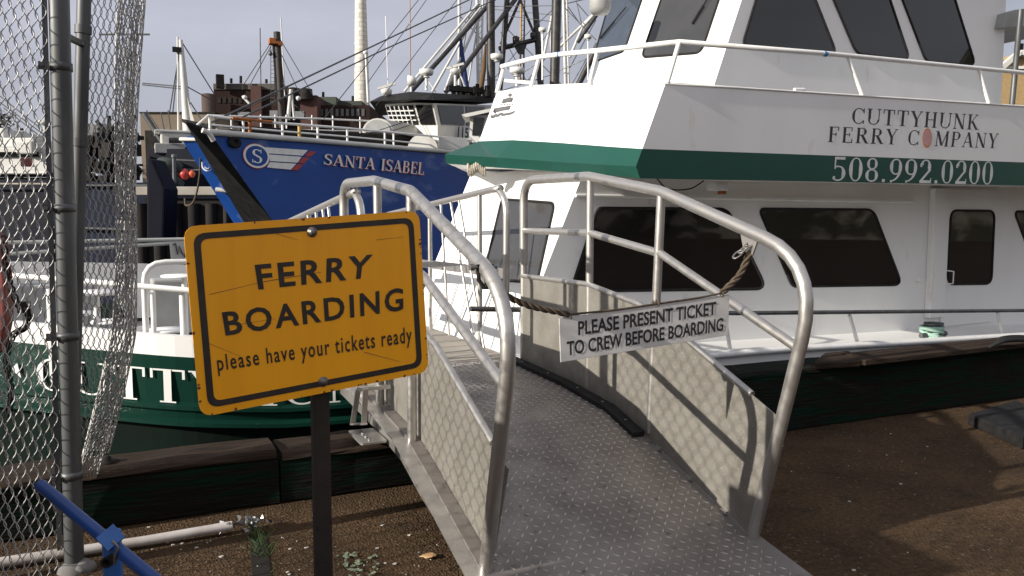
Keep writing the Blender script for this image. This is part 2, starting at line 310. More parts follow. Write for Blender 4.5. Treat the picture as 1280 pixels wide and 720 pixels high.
GL = {
 'C': (.74, Ar(.40, .5, .38, .5, 42, 318) + Ls(.68, .98, .68, .68, TN) + Ls(.68, .02, .68, .26, TN)),
 'U': (.80, Ls(.15, 1, .15, .33, TK) + Ar(.40, .33, .325, .33, 180, 360, TK*.7) + Ls(.70, .33, .70, 1, TN) + Se(.15, t_, .15) + Se(.70, t_, .12)),
 'T': (.72, Ls(.36, 0, .36, 1, TK) + Ls(.02, .974, .70, .974, TN) + Ls(.045, 1, .045, .72, TN) + Ls(.675, 1, .675, .72, TN) + Se(.36, b_, .16)),
 'Y': (.74, Ls(.10, 1, .37, .44, TK) + Ls(.65, 1, .37, .44, TN) + Ls(.37, .5, .37, 0, TK) + Se(.11, t_, .13) + Se(.64, t_, .11) + Se(.37, b_, .15)),
 'H': (.84, Ls(.16, 0, .16, 1, TK) + Ls(.66, 0, .66, 1, TK) + Ls(.16, .5, .66, .5, TN) + Se(.16, t_, .15) + Se(.16, b_, .15) + Se(.66, t_, .15) + Se(.66, b_, .15)),
 'N': (.84, Ls(.14, 0, .14, 1, TN) + Ls(.14, 1, .68, 0, TK) + Ls(.69, 0, .69, 1, TN) + Se(.12, t_, .12) + Se(.14, b_, .12) + Se(.69, t_, .12)),
 'K': (.82, Ls(.16, 0, .16, 1, TK) + Ls(.64, 1, .2, .40, TN) + Ls(.33, .55, .68, 0, TK) + Se(.16, t_, .15) + Se(.16, b_, .15) + Se(.63, t_, .12) + Se(.70, b_, .13)),
 'F': (.66, Ls(.16, 0, .16, 1, TK) + Ls(.05, .974, .60, .974, TN) + Ls(.575, 1, .575, .74, TN) + Ls(.16, .52, .46, .52, TN) + Ls(.45, .62, .45, .42, TN) + Se(.16, b_, .15)),
 'E': (.70, Ls(.16, 0, .16, 1, TK) + Ls(.05, .974, .60, .974, TN) + Ls(.575, 1, .575, .75, TN) + Ls(.16, .52, .46, .52, TN) + Ls(.45, .62, .45, .42, TN) + Ls(.05, .026, .62, .026, TN) + Ls(.615, 0, .615, .26, TN)),
 'L': (.66, Ls(.16, 0, .16, 1, TK) + Ls(.05, .026, .58, .026, TN) + Ls(.58, 0, .58, .27, TN) + Se(.16, t_, .15)),
 'I': (.36, Ls(.18, 0, .18, 1, TK) + Se(.18, t_, .15) + Se(.18, b_, .15)),
 'R': (.80, Ls(.16, 0, .16, 1, TK) + Ar(.34, .75, .30, .25, -90, 90) + Ls(.05, .974, .36, .974, TN) + Ls(.16, .526, .36, .526, TN) + Ls(.38, .52, .68, 0, TK) + Se(.16, b_, .15) + Se(.71, b_, .11)),
 'P': (.68, Ls(.16, 0, .16, 1, TK) + Ar(.34, .73, .30, .27, -90, 90) + Ls(.05, .974, .36, .974, TN) + Ls(.16, .486, .36, .486, TN) + Se(.16, b_, .15)),
 'B': (.74, Ls(.16, 0, .16, 1, TK) + Ar(.34, .76, .27, .24, -90, 90) + Ar(.36, .27, .31, .27, -90, 90) + Ls(.05, .974, .36, .974, TN) + Ls(.16, .532, .38, .532, TN) + Ls(.05, .026, .38, .026, TN)),
 'O': (.82, Ar(.41, .5, .39, .5, 0, 360, n=30)),
 'M': (1.0, Ls(.14, 0, .14, 1, TN) + Ls(.16, 1, .50, .05, TK) + Ls(.82, 1, .50, .05, TN) + Ls(.83, 0, .83, 1, TK) + Se(.14, b_, .12) + Se(.83, b_, .14) + Se(.12, t_, .1) + Se(.86, t_, .1)),
 'A': (.82, Ls(.40, 1, .10, 0, TN) + Ls(.40, 1, .70, 0, TK) + Ls(.2, .34, .58, .34, TN) + Se(.11, b_, .12) + Se(.71, b_, .14)),
 'S': (.64, Ar(.32, .75, .26, .25, 30, 250, TK, .07) + Ar(.32, .27, .28, .27, -150, 82, TK, .07) + Ls(.16, .64, .48, .40, .17) + Ls(.555, .98, .555, .72, TN) + Ls(.055, .02, .055, .28, TN)),
 '0': (.66, Ar(.33, .5, .31, .5, 0, 360, .17, n=28)),
 '8': (.66, Ar(.33, .755, .25, .245, 0, 360, .13, .06, 24) + Ar(.33, .27, .30, .27, 0, 360, .15, .06, 24)),
 '9': (.66, Ar(.33, .66, .30, .34, 0, 360, .16, .06, 24) + Ar(.05, .64, .58, .62, -82, 0, .16, .06, 12) + Ls(.08, .04, .16, .04, .1)),
 '2': (.66, Ar(.32, .70, .28, .30, -30, 165, .17, .06) + Ls(.55, .57, .10, .08, .12) + Ls(.04, .06, .62, .06, .12) + Ls(.61, .0, .61, .22, .05) + Ls(.09, .82, .09, .68, .1)),
 '5': (.64, Ls(.13, 1, .13, .50, .06) + Ls(.12, .95, .56, .95, .11) + Ar(.27, .32, .33, .32, -140, 118, .17, .06) + Ls(.05, .14, .15, .14, .12)),
 '.': (.30, Ls(.15, 0, .15, .13, .14)),
 ' ': (.42, []),
}
def serif(txt, gap=.06, skip=()):
    vs = []; fs = []; lay = []; x = 0; spans = []
    for i, ch in enumerate(txt):
        wd, qs = GL[ch]
        if i not in skip:
            for k, q in enumerate(qs):
                o = len(vs); vs += [(x+p[0], p[1]) for p in q]; lay += [k % 23]*4; fs.append((o, o+1, o+2, o+3))
        spans.append((x, x+wd)); x += wd+gap
    tot = x-gap
    return [(p[0]/tot, p[1]) for p in vs], fs, lay, [(a/tot, b/tot) for a, b in spans]
def lettering(name, shape, fn, nrm, matl, parent, lift=.0012):
    vs, fs = shape[0], shape[1]; lay = shape[2] if len(shape) > 2 else [0]*len(vs); nrm = Vector(nrm).normalized()
    mb = MB(); mb.add([fn(u, v) + nrm*(lift+lay[i]*.00004) for i, (u, v) in enumerate(vs)], fs)
    return mb.build(name, matl, parent)
# ================================================================ SETTING
def sheet(name, x0, x1, y0, y1, z, m_):
    return struct(MB().poly([(x0, y0, z), (x1, y0, z), (x1, y1, z), (x0, y1, z)]).build(name, m_))
BF, BB = 4.30, 4.64                     # front and back of the timber curb on the quay edge
sheet('dock_ground', -300, 300, -400, BB+.02, 0, GROUND)
hl = []
for k in range(81):
    a = math.radians(100+200*k/80-0); r_ = 85
    hl.append((math.sin(a)*r_, math.cos(a)*r_, 11+5*math.sin(k*.43)+3*math.sin(k*1.31+1)+2*math.sin(k*2.9)))
struct(MB().loft([[V(x*.8, y*.8, -.2) for x, y, z in hl], [V(x*.92, y*.92, z*.8) for x, y, z in hl], [V(x, y, z) for x, y, z in hl], [V(x*1.4, y*1.4, z*.8) for x, y, z in hl]]).build('added_hills', mat('added_hill_scrub', (.05, .05, .035), .95, 0, .1, col2=(.22, .2, .17), nscale=.35, detail=9, lo=.5, hi=.62)))  # unseen hills added behind the camera to darken and break up window reflections
struct(MB().poly([(-300, BB+.02, -.005), (300, BB+.02, -.005), (300, BB+.02, -4), (-300, BB+.02, -4)]).build('quay_wall', DARK))
sheet('harbour_water', -700, 700, BB+.02, 900, -1.35, WATER)
struct(MB().box((-20, 190, -.5), (700, 220, 3.2)).build('far_shore', CONC))

# ---------------------------------------------------------------- timber curb, plank, mats
def rough_beam(x0, x1, y0, y1, z0, z1, step=.22, jit=.007):
    mb = MB(); rows = []; n = int((x1-x0)/step)+1
    for i in range(n+1):
        x = x0+(x1-x0)*i/n; j = lambda: random.uniform(-jit, jit); c = .02
        rows.append([V(x, y0+j(), z0), V(x, y0+j(), z1-c+j()), V(x, y0+c+j(), z1+j()), V(x, (y0+y1)/2+j(), z1+j()), V(x, y1-c+j(), z1+j()), V(x, y1+j(), z1-c+j()), V(x, y1, z0)])
    mb.loft(rows, closed=True, smooth=False); mb.poly(rows[0][::-1]); mb.poly(rows[-1]); return mb
def beam(x0, x1, zt, label, m_top):
    o = thing('timber_curb', label, 'timber beam', ((x0+x1)/2, BF, 0), 0, 'timber curbs along the quay edge')
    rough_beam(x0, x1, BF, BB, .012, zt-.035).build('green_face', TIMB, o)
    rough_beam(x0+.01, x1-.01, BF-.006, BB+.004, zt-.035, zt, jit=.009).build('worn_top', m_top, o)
    for xb in [x0+.9+1.7*i for i in range(int((x1-x0-1)/1.7)+1)]:
        MB().lathe((xb, (BF+BB)/2, zt-.004), [(.055, 0), (.055, .007), (.024, .009), (.02, .03), (0, .033)], 10).build('bolt', DARK, o)
    return o
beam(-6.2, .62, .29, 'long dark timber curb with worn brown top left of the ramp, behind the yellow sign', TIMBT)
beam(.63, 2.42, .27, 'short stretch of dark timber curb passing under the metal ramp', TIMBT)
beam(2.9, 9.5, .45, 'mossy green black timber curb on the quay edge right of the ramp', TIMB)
P = [onZ(x, y, .40) for x, y in [(1068, 446), (1098, 455), (1285, 434), (1285, 423), (1240, 425)]]
pl = MB()
a, b2 = onZ(1072, 452, .475), onZ(1300, 427, .475)
dx = (b2-a).normalized()
for i in range(3):
    off = dx.cross(V(0, 0, 1))*(-.105*i+.02); pl.bar(a+off+dx*(.05*i), b2+off, .098, .04)
tag(pl.build('plank', TIMBT, None, .006), 'weathered brown planks lying on the mossy curb at the right', 'planks')
hs = MB()
for k in range(3): hs.tube(crom([onZ(1236+k*4, 434-k*2, .51), onZ(1252, 427-k*2, .56), onZ(1272, 425-k*2, .56), onZ(1300, 427-2*k, .53)]), .017, 8)
tag(hs.build('hose', RUBBER), 'black hose looped over the mossy curb at the right edge', 'hose')
blk = [onZ(1210, 531, .0), onZ(1278, 562, 0), onZ(1345, 540, 0), onZ(1268, 513, 0)]
tag(MB().prism(blk, (0, 0, .085)).build('dark_block', RUBBER, None, .012), 'flat dark block lying on the brown dock at the right edge', 'block')
tag(MB().prism([onZ(x, y, .44) for x, y in [(1016, 462), (1030, 449), (1060, 446), (1074, 452), (1076, 459)]], (0, 0, .05)).build('wood_chunk', TIMBT, None, .012), 'short brown chunk of wood on the mossy curb right of the ramp', 'wood')

# white pipe with crumpled end, weeds, litter
pp = [onZ(-150, 722, .035), onZ(0, 703, .035), onZ(180, 676, .035), onZ(290, 657, .04)]
t = thing('white_pipe', 'white plastic pipe lying at the foot of the timber curb with torn end', 'pipe', pp[1])
MB().tube(pp, .022, 14).build('tube', PVC, t)
fm = MB(); e = pp[-1]; rd = (pp[-1]-pp[-2]).normalized()
for k in range(46):
    q = e+rd*random.uniform(-.06, .16)+V(random.uniform(-.02, .02), random.uniform(-.03, .03), random.uniform(-.02, .035))
    s_ = random.uniform(.012, .03); fm.add([q+V(*(random.uniform(-s_, s_) for _ in range(3))) for _ in range(4)], [(0, 1, 2), (0, 2, 3), (1, 2, 3), (0, 1, 3)])
fm.build('torn_end', FOIL, t)
g = onZ(328, 690, 0)
wd = MB()
for k in range(150):
    b0 = g+V(random.gauss(0, .03), random.gauss(.08, .13), 0); h = random.uniform(.012, .11)*random.random()+.01; dr = V(random.uniform(-.06, .06), random.uniform(-.06, .04), h)
    wd.add([b0-V(.003, 0, 0), b0+V(.003, 0, 0), b0+dr], [(0, 1, 2)])
o = tag(wd.build('weeds', WEED), 'thin green weeds growing in a crack below the torn pipe end', 'weeds'); o['kind'] = 'stuff'
struct(MB().poly([onZ(x, y, .004) for x, y in [(313, 668), (333, 664), (340, 735), (316, 735)]]).build('ground_joint', DARK))
lm = MB()
for k in range(55):
    c_ = onZ(random.choice([random.gauss(437, 7), random.gauss(452, 12)]), 0+random.gauss(704, 9), .006); r_ = random.uniform(.004, .016); a0 = random.random()*6
    lm.prism([c_+V(math.cos(a0+i*1.257)*r_*random.uniform(.5, 1), math.sin(a0+i*1.257)*r_*random.uniform(.5, 1), random.uniform(0, .004)) for i in range(5)], (0, 0, .002))
o = tag(lm.build('lichen', LICH), 'pale green lichen flakes on the ground beside the sign post', 'lichen'); o['kind'] = 'stuff'
c_ = onZ(536, 696, .01)
lf = [c_+V(math.cos(i*.7)*.035*random.uniform(.7, 1.3), math.sin(i*.7)*.022*random.uniform(.6, 1.4), random.uniform(0, .008)) for i in range(9)]
tag(MB().prism(lf, (0, 0, .003)).build('dead_leaf', LEAF), 'orange brown dead leaf on the ground left of the ramp', 'leaf')
cm_ = MB()
for k in range(90):
    if k < 45: q = onZ(random.uniform(150, 560), random.uniform(655, 720), .002)
    else: q = V(random.uniform(2.6, 6.5), random.uniform(1.6, 4.1), .002)
    r_ = random.choice([.004, .005, .006, .009, .014]); a0 = random.random()*6
    cm_.prism([q+V(math.cos(a0+i*1.57)*r_*random.uniform(.4, 1), math.sin(a0+i*1.57)*r_*random.uniform(.3, .8), 0) for i in range(4)], (0, 0, .004))
o = tag(cm_.build('litter_chips', CHIP), 'small pale chips and shell bits scattered over the brown dock', 'litter'); o['kind'] = 'stuff'
q = onZ(104, 712, 0)
tag(MB().lathe(q, [(.0, -.01), (.055, 0), (.05, .025), (.02, .045), (0, .048)], 6).build('grey_stone', STONE), 'small grey stone at the foot of the fence post', 'stone')

# ================================================================ GANGWAY
XL, XR = 1.22, 2.50
g = thing('gangway', 'aluminium boarding ramp with pipe railings and tread plate floor', 'gangway', (1.86, 2.78, 0))
TOP = [(5.21, 1.20, 0), (5.21, 1.80, .17), (4.29, 1.780, .035), (3.53, 1.662, .035), (2.42, 1.335, .34), (2.775, .06, 0)]
TOPL = [(5.29, 1.20, 0), (5.29, 1.755, .15), (4.52, 1.738, .035), (3.84, 1.655, .035), (2.61, 1.225, .34), (2.905, .05, 0)]
def rail(x, pr, zmid, posts, ptop, dy):
    cur = []
    k = 5 if x > 2 else 4
    P3 = [V(x, a[0], a[1]) for a in pr]
    q = [P3[0]]
    for i_ in range(1, len(P3)-1): q += fillet([P3[i_-1], P3[i_], P3[i_+1]], pr[i_][2], 7)[1:-1]
    P3 = q+[P3[-1]]
    MB().tube(P3, .030, 14).build('top_rail', ALU, g)
    MB().tube([V(x, a, b) for a, b in zmid], .022, 12).build('mid_rail', ALU, g)
    for ya, za, yb, zb in posts: MB().tube([V(x, ya, za), V(x, yb, zb)], .024, 12).build('post', ALU, g)
rail(XR, TOP, [(5.19, 1.44), (4.27, 1.435), (3.53, 1.335), (2.515, .965)], [(4.27, .42, 4.27, 1.765), (3.60, .35, 3.53, 1.65), (5.21, .47, 5.21, 1.25)], None, 0)
rail(XL, TOPL, [(5.27, 1.42), (4.45, 1.41), (3.64, 1.24), (2.70, .885)], [(4.46, .37, 4.46, 1.72), (3.86, .33, 3.84, 1.64), (5.29, .47, 5.29, 1.25)], None, 0)
FL = [(5.42, .49), (4.45, .455), (3.90, .405), (3.62, .325), (2.80, .072), (2.42, .006)]
def fz_at(y):
    for (a, b), (c, d) in zip(FL, FL[1:]):
        if c <= y <= a: return d+(b-d)*(y-c)/(a-c)
    return FL[-1][1] if y < 2.4 else FL[0][1]
fl = MB()
fl.loft([[V(XL-.02, y, z-.012), V(XL-.02, y, z), V(XR+.03, y, z), V(XR+.03, y, z-.012)] for y, z in FL], closed=True, smooth=False)
fl.build('floor_plate', TREAD, g)
# raised lozenges of the tread plate
tr = MB(); pit = .043; ny = int((5.36-2.46)/pit); nx = int((XR-XL-.06)/pit)
for i in range(ny):
    y = 2.46+pit*(i+.5); z = fz_at(y)+.0004; sl_ = (fz_at(y+.01)-fz_at(y-.01))/.02
    for j in range(nx):
        x = XL+.04+pit*(j+.5); d = 1 if (i+j) % 2 else -1
        ux, uy = .7071, .7071*d; L_, W_ = .0175, .0048; h = .0034
        pt = lambda a_, b__, hh: V(x+ux*a_-uy*b__, y+uy*a_+ux*b__, z+(uy*a_+ux*b__)*sl_+hh)
        tr.add([pt(-L_, 0, 0), pt(0, -W_, 0), pt(L_, 0, 0), pt(0, W_, 0), pt(-L_*.5, 0, h), pt(L_*.5, 0, h)], [(0, 1, 5, 4), (1, 2, 5), (2, 3, 5), (3, 0, 4), (3, 4, 5)])
o = tr.build('tread_pattern', WORN, g)
def panel(x, tops, side):
    ys = [p[0] for p in tops]; mb = MB(); t_ = .006
    for (ya, za), (yb, zb) in zip(tops, tops[1:]):
        n_ = max(1, int(abs(ya-yb)/.2))
        for k in range(n_):
            y0 = ya+(yb-ya)*k/n_; y1 = ya+(yb-ya)*(k+1)/n_; z0 = za+(zb-za)*k/n_; z1 = za+(zb-za)*(k+1)/n_
            mb.prism([(x-t_/2, y0, fz_at(y0)+.006), (x-t_/2, y1, fz_at(y1)+.006), (x-t_/2, y1, z1), (x-t_/2, y0, z0)], (t_, 0, 0))
    yn, zn = tops[-1]; mb.prism([(x-t_/2, yn, fz_at(yn)+.006), (x-t_/2, yn-.03, zn-.02), (x-t_/2, yn, zn)], (t_, 0, 0)) if False else None
    p = mb.build('side_panel', ALUP, g)
    MB().tube([V(x, a, b) for a, b in tops], .017, 10).build('panel_edge', ALU, p)
    w_ = MB()
    for k in range(9):
        y = 2.95+.27*k
        w_.box((x-side*.010, y, fz_at(y)+.008), (.022, .05, .014))
    w_.build('weld_tab', ALU, p)
panel(XR-.012, [(5.20, 1.115), (4.27, 1.12), (3.60, 1.035), (2.79, .722)], 1)
MB().prism([(XR-.015, 2.79, .085), (XR-.015, 2.79, .722), (XR-.015, 2.62, .655)], (.006, 0, 0)).build('panel_gusset', ALUP, g)
panel(XL+.045, [(5.20, 1.09), (4.40, 1.09), (3.60, .91), (2.92, .61)], -1)
MB().prism([(XL+.042, 2.92, .12), (XL+.042, 2.92, .61), (XL+.042, 2.77, .545)], (.006, 0, 0)).build('panel_gusset', ALUP, g)
# outer stringers with flange
for x, s_ in ((XL-.035, -1), (XR+.045, 1)):
    st = MB()
    Y = [5.35, 4.45, 3.9, 3.6, 2.86]
    for y0, y1 in zip(Y, Y[1:]):
        a0, a1 = fz_at(y0), fz_at(y1)
        st.prism([(x, y0, a0-.13), (x, y1, a1-.06 if y1 < 3 else a1-.13), (x, y1, a1-.022), (x, y0, a0-.022)], (.010*s_, 0, 0))
        st.add([(x-.055, y0, a0-.020), (x+.075, y0, a0-.020), (x+.075, y1, a1-.020), (x-.055, y1, a1-.020), (x-.055, y0, a0-.012), (x+.075, y0, a0-.012), (x+.075, y1, a1-.012), (x-.055, y1, a1-.012)], [(0, 1, 2, 3), (4, 7, 6, 5), (0, 4, 5, 1), (2, 6, 7, 3), (1, 5, 6, 2), (0, 3, 7, 4)])
    st.build('stringer', ALU, g)
bp = MB().prism(roundpoly([(XL-.20, 4.12, .318), (XL-.055, 4.12, .318), (XL-.055, 4.42, .318), (XL-.20, 4.42, .318)], .02, 3), (0, 0, .010)); bpo = bp.build('bolt_plate', ALU, g)
for k in range(4): MB().lathe((XL-.14, 4.165+.07*k, .329), [(.014, 0), (.014, .006), (0, .009)], 8).build('bolt', BRASS, bpo)
lg = MB()
for a, b in (((448, 486), (441, 529)), ((457, 486), (455, 529))): lg.bar(onX(a[0], a[1], XL-.14), onX(b[0], b[1], XL-.14), .03, .008)
lg.bar(onX(440, 530, XL-.14), onX(456, 530, XL-.14), .03, .010); lg.bar(onX(452, 486, XL-.14)-V(.02, 0, 0), onX(452, 486, XL-.14)+V(.16, 0, 0), .04, .02)
lg.build('leg_bracket', ALU, g)
kb = [(5.36, 0), (4.45, 0), (3.92, .0), (3.62, 0)]
k_ = MB()
for (a, _), (b, _) in zip(kb, kb[1:]):
    k_.prism([(XR-.10, a, fz_at(a)+.004), (XR-.10, b, fz_at(b)+.004), (XR-.10, b, fz_at(b)+.030), (XR-.10, a, fz_at(a)+.030)], (.075, 0, 0))
kk = k_.build('rubber_strip', RUBBER, g)
for y in (5.1, 4.7, 4.3, 4.0, 3.75): MB().lathe((XR-.062, y, fz_at(y)+.030), [(.009, 0), (.009, .004), (0, .006)], 8).build('screw', BRASS, kk)
# ears for the chain
eR = onX(938, 300, XR); eL = onX(606, 340, XL)
MB().prism(roundpoly([eR+V(-.003, .07, .045), eR+V(-.003, -.05, -.0), eR+V(-.003, -.015, -.075), eR+V(-.003, .04, -.05)], .012, 3), (.008, 0, 0)).build('lug', ALU, g)
MB().prism(roundpoly([eL+V(-.003, .05, .03), eL+V(-.003, -.03, .0), eL+V(-.003, -.01, -.05), eL+V(-.003, .05, -.04)], .012, 3), (.008, 0, 0)).build('lug', ALU, g)

# second flight onto the ferry
g2 = thing('boarding_walkway', 'pale walkway with thin pipe railings between ramp and white cabin', 'walkway', (1.85, 5.6, 0))
wk = MB()
for k in range(9):
    y0 = 5.44+k*.32; wk.box((1.86, y0+.155, .475), (1.26, .305, .03))
wk.build('plank', CONC, g2)
for k in range(3): MB().box((1.45, 5.98+k*.34, .494), (.42, .03, .008)).build('slot_strip', BLACKP, g2)
for x, pa in ((XL+.03, [(440, 242), (377, 270)]), (XR-.05, [(617, 237), (510, 262)])):
    A, B = onX(*pa[0], x), onX(*pa[1], x)
    d = (B-A).normalized(); B = A+d*2.9
    s0 = A-d*.10+V(0, 0, -.015); s1 = A-d*.22+V(0, 0, -.13); s2 = V(x, s1.y-.015, s1.z-.25); s3 = V(x, s1.y+.0, .49)
    MB().tube(crom([B, A+d*1.5, A, s0, s1, s2, s3], 4), .026, 12).build('top_rail', ALU, g2)
    for q in (.28, 1.5): p = A+d*q; MB().tube([p, V(x, p.y, .49)], .020, 10).build('post', ALU, g2)
    for q in (.75, .95, 1.2, 2.0, 2.3):
        p = A+d*q; MB().tube([p, V(x, p.y-(.55 if q < 1.1 else .2), .50)], .011, 6).build('brace', ALU, g2)
    p0, p1 = V(x, s1.y, 1.12), V(x, s1.y+2.6, 1.10); MB().bar(p0, p1, .012, .075).build('side_strap', ALU, g2)

# ticket sign and its chain of rope
tk = [(699, 398), (912, 368), (910, 419), (701, 453)]
# the board hangs in the vertical plane through both lugs, leaning slightly
pA, pB = eL+V(0, 0, -.04), eR+V(0, 0, -.05)
dch = (pB-pA); dch.z = 0; ang = math.degrees(math.atan2(dch.y, dch.x)); tp = vplane(pA+(pB-pA)*.5, ang)
tkc = [tp(*p) for p in tk]; tn = (tkc[1]-tkc[0]).cross(tkc[3]-tkc[0]).normalized()
if tn.y > 0: tn = -tn
t = thing('ticket_sign', 'white board reading PLEASE PRESENT TICKET TO CREW BEFORE BOARDING hung across the ramp', 'sign', (tkc[2]+tkc[3])/2)
MB().prism(tkc, -tn*.006).build('board', SWHT, t, .0015)
qm = quadmap(tkc)
for txt, u0, u1, v0, v1 in (('PLEASE PRESENT TICKET', .10, .915, .55, .875), ('TO CREW BEFORE BOARDING', .035, .965, .13, .455)):
    vs, fs = norm(*sans(txt, .022, 1.0)); o = lettering('lettering', (vs, fs), lambda u, v: qm(u0+(u1-u0)*u, v0+(v1-v0)*v), tn, TXTB, t, .002)
for u in (.06, .555, .95): MB().tube([qm(u, .96)+tn*.006, qm(u, 1.05)+tn*.012, qm(u, 1.1)-tn*.012, qm(u, 1.0)-tn*.012, qm(u, .95)-tn*.01], .0035, 6).build('tie', ROPED, t)
def twisted(pts, r, m_, name, label, cat, strands=3, tw=26, parent=None):
    P_ = crom(pts, 40); mb = MB(); L0 = 0
    for s_ in range(strands):
        q = []; acc = 0
        for i, p in enumerate(P_):
            if i: acc += (P_[i]-P_[i-1]).length
            d = (P_[min(i+1, len(P_)-1)]-P_[max(i-1, 0)]).normalized(); u = d.orthogonal().normalized() if abs(d.z) > .95 else d.cross(V(0, 0, 1)).normalized(); b = d.cross(u)
            a = acc*tw/r*.028+s_*2*math.pi/strands; q.append(p+(u*math.cos(a)+b*math.sin(a))*r*.58)
        mb.tube(q, r*.5, 6)
    o = mb.build(name, m_, parent)
    return tag(o, label, cat) if parent is None else o
rp = thing('rope_barrier', 'dark twisted rope and chain strung across the ramp above the ticket board', 'rope', pA)
twisted([pA, (pA+tkc[0])/2+V(0, 0, -.012), qm(.05, 1.06)], .013, ROPED, 'rope', '', '', parent=rp)
MB().tube(crom([qm(.05, 1.06), qm(.3, 1.015), qm(.55, 1.02), qm(.8, 1.025), qm(.95, 1.06)], 4), .005, 6).build('cord', ROPED, rp)
twisted([qm(.95, 1.06), (pB+tkc[1])/2+V(0, 0, -.008), pB], .015, ROPED, 'rope', '', '', parent=rp)
def link(c, ax, up, L_=.028, w_=.016, r=.0045):
    q = []
    for k in range(12):
        a = 2*math.pi*k/12; q.append(c+ax*math.cos(a)*L_+up*math.sin(a)*w_)
    return MB().tube(q, r, 6, closed=True)
MB.__iadd__ = lambda s, o: s.add(o.v, o.f, True)
MB().tube([eL+V(-.028, 0, .03), eL+V(-.03, -.01, -.03), eL+V(-.012, -.02, -.06), eL+V(.012, -.02, -.06), eL+V(.03, -.01, -.03), eL+V(.028, 0, .03)], .009, 8).build('shackle', DARK, rp)
for base, dr in ((eR, V(-.7, .2, -.6)),):
    ch = MB()
    for k in range(3):
        dd = dr.normalized(); ch += link(base+V(-.004, 0, -.02)+dd*.035*k, dd, V(0, 1, 0) if k % 2 else V(1, 0, 0).cross(dd).normalized())
    ch.build('chain', BRASS, rp)
MB().tube([eL+V(-.06, 0, .02), eL+V(.05, 0, .02)], .009, 8).lathe(eL+V(-.055, 0, .02), [(.015, -.008), (.015, .008)], 6, (V(0, 1, 0), V(0, 0, 1), V(1, 0, 0))).build('bolt', BRASS, rp)

# ================================================================ FERRY BOARDING SIGN
dl, dr = 2.27, 2.66
cs = [onD(229, 283, dl), onD(524, 263, dr), onD(536, 465, dr), onD(250, 522, dl)]
s = thing('boarding_sign', 'yellow metal sign reading FERRY BOARDING on a dark post', 'sign', V((cs[2].x+cs[3].x)/2, (cs[2].y+cs[3].y)/2+.04, 0))
sx = (cs[1]-cs[0]); sn = sx.cross(cs[3]-cs[0]).normalized()
if sn.y > 0: sn = -sn
qs = quadmap(cs)
MB().prism(roundpoly([qs(0, 0), qs(1, 0), qs(1, 1), qs(0, 1)], .042, 6), -sn*.004).build('plate', YEL, s)
def ring(i0, i1, r0, r1):
    asp = 1.25
    f_ = lambda i: [qs(i, i*asp), qs(1-i, i*asp), qs(1-i, 1-i*asp), qs(i, 1-i*asp)]
    a = roundpoly(f_(i0), r0, 6); b = roundpoly(f_(i1), r1, 6); n = len(a)
    return MB().add([p+sn*.0015 for p in a+b], [(k, (k+1) % n, n+(k+1) % n, n+k) for k in range(n)])
ring(.032, .058, .036, .022).build('border', SBLK, s)
for txt, (x0, y0, x1, y1, x2, y2, x3, y3), hv, ref in (
    ('FERRY', (318, 331, 466, 318, 462, 347, 323, 362), .023, None), ('BOARDING', (277, 390, 504, 359, 504, 388, 282, 420), .023, None),
    ('please have your tickets ready', (270, 444, 514, 408, 515, 434, 273, 470), .012, None)):
    vs, fs = norm(*sans(txt, hv, 1.2))
    n0 = cs[0]; c4 = [on(a, b, n0, sn) for a, b in ((x0, y0), (x1, y1), (x2, y2), (x3, y3))]
    lettering('lettering', (vs, fs), quadmap(c4), sn, SBLK, s, .0016)
sc_ = MB()
for pp in ([(262, 368), (330, 352), (402, 340)], [(302, 405), (345, 398)], [(345, 292), (372, 300)], [(258, 428), (300, 445)], [(470, 300), (505, 296)], [(455, 440), (500, 452)]):
    P_ = [on(a, b, cs[0], sn)+sn*.0012 for a, b in pp]
    for a, b in zip(P_, P_[1:]):
        d_ = (b-a).cross(sn).normalized()*random.uniform(.0005, .0011); sc_.poly([a-d_, b-d_*.5, b+d_*.5, a+d_])
for k in range(34):
    e_ = random.choice([(random.uniform(.03, .97), random.choice([.006, .994])), (random.choice([.005, .995]), random.uniform(.05, .95))]); c_ = qs(*e_)+sn*.0013; r_ = random.uniform(.002, .007); a0 = random.random()*6
    sc_.poly([c_+sx.normalized()*math.cos(a0+i*1.05)*r_*random.uniform(.4, 1)+V(0, 0, math.sin(a0+i*1.05)*r_*random.uniform(.4, 1)) for i in range(6)])
o_ = sc_.build('rust_scratches', mat('rust_chip', (.16, .075, .04), .8, nscale=40), s); o_['kind'] = 'stuff'
for px, py in ((390, 290), (404, 477)):
    c_ = on(px, py, cs[0], sn); u_ = sx.normalized(); v_ = sn.cross(u_)
    MB().lathe(c_, [(.016, 0), (.016, .003), (.010, .004), (.010, .010), (.004, .012), (0, .012)], 12, (u_, v_, sn)).build('bolt', BRASS, s)
pc = on(404, 477, cs[0], sn)-sn*.036
MB().box((pc.x, pc.y, (qs(.5, .97).z)/2-.05), (.055, .035, qs(.5, .97).z+.1), (sx.normalized(), sn, V(0, 0, 1))).build('post', mat('rusty_post', (.035, .024, .018), .75, .2, col2=(.018, .015, .013), nscale=9, bump=.3), s, .006)

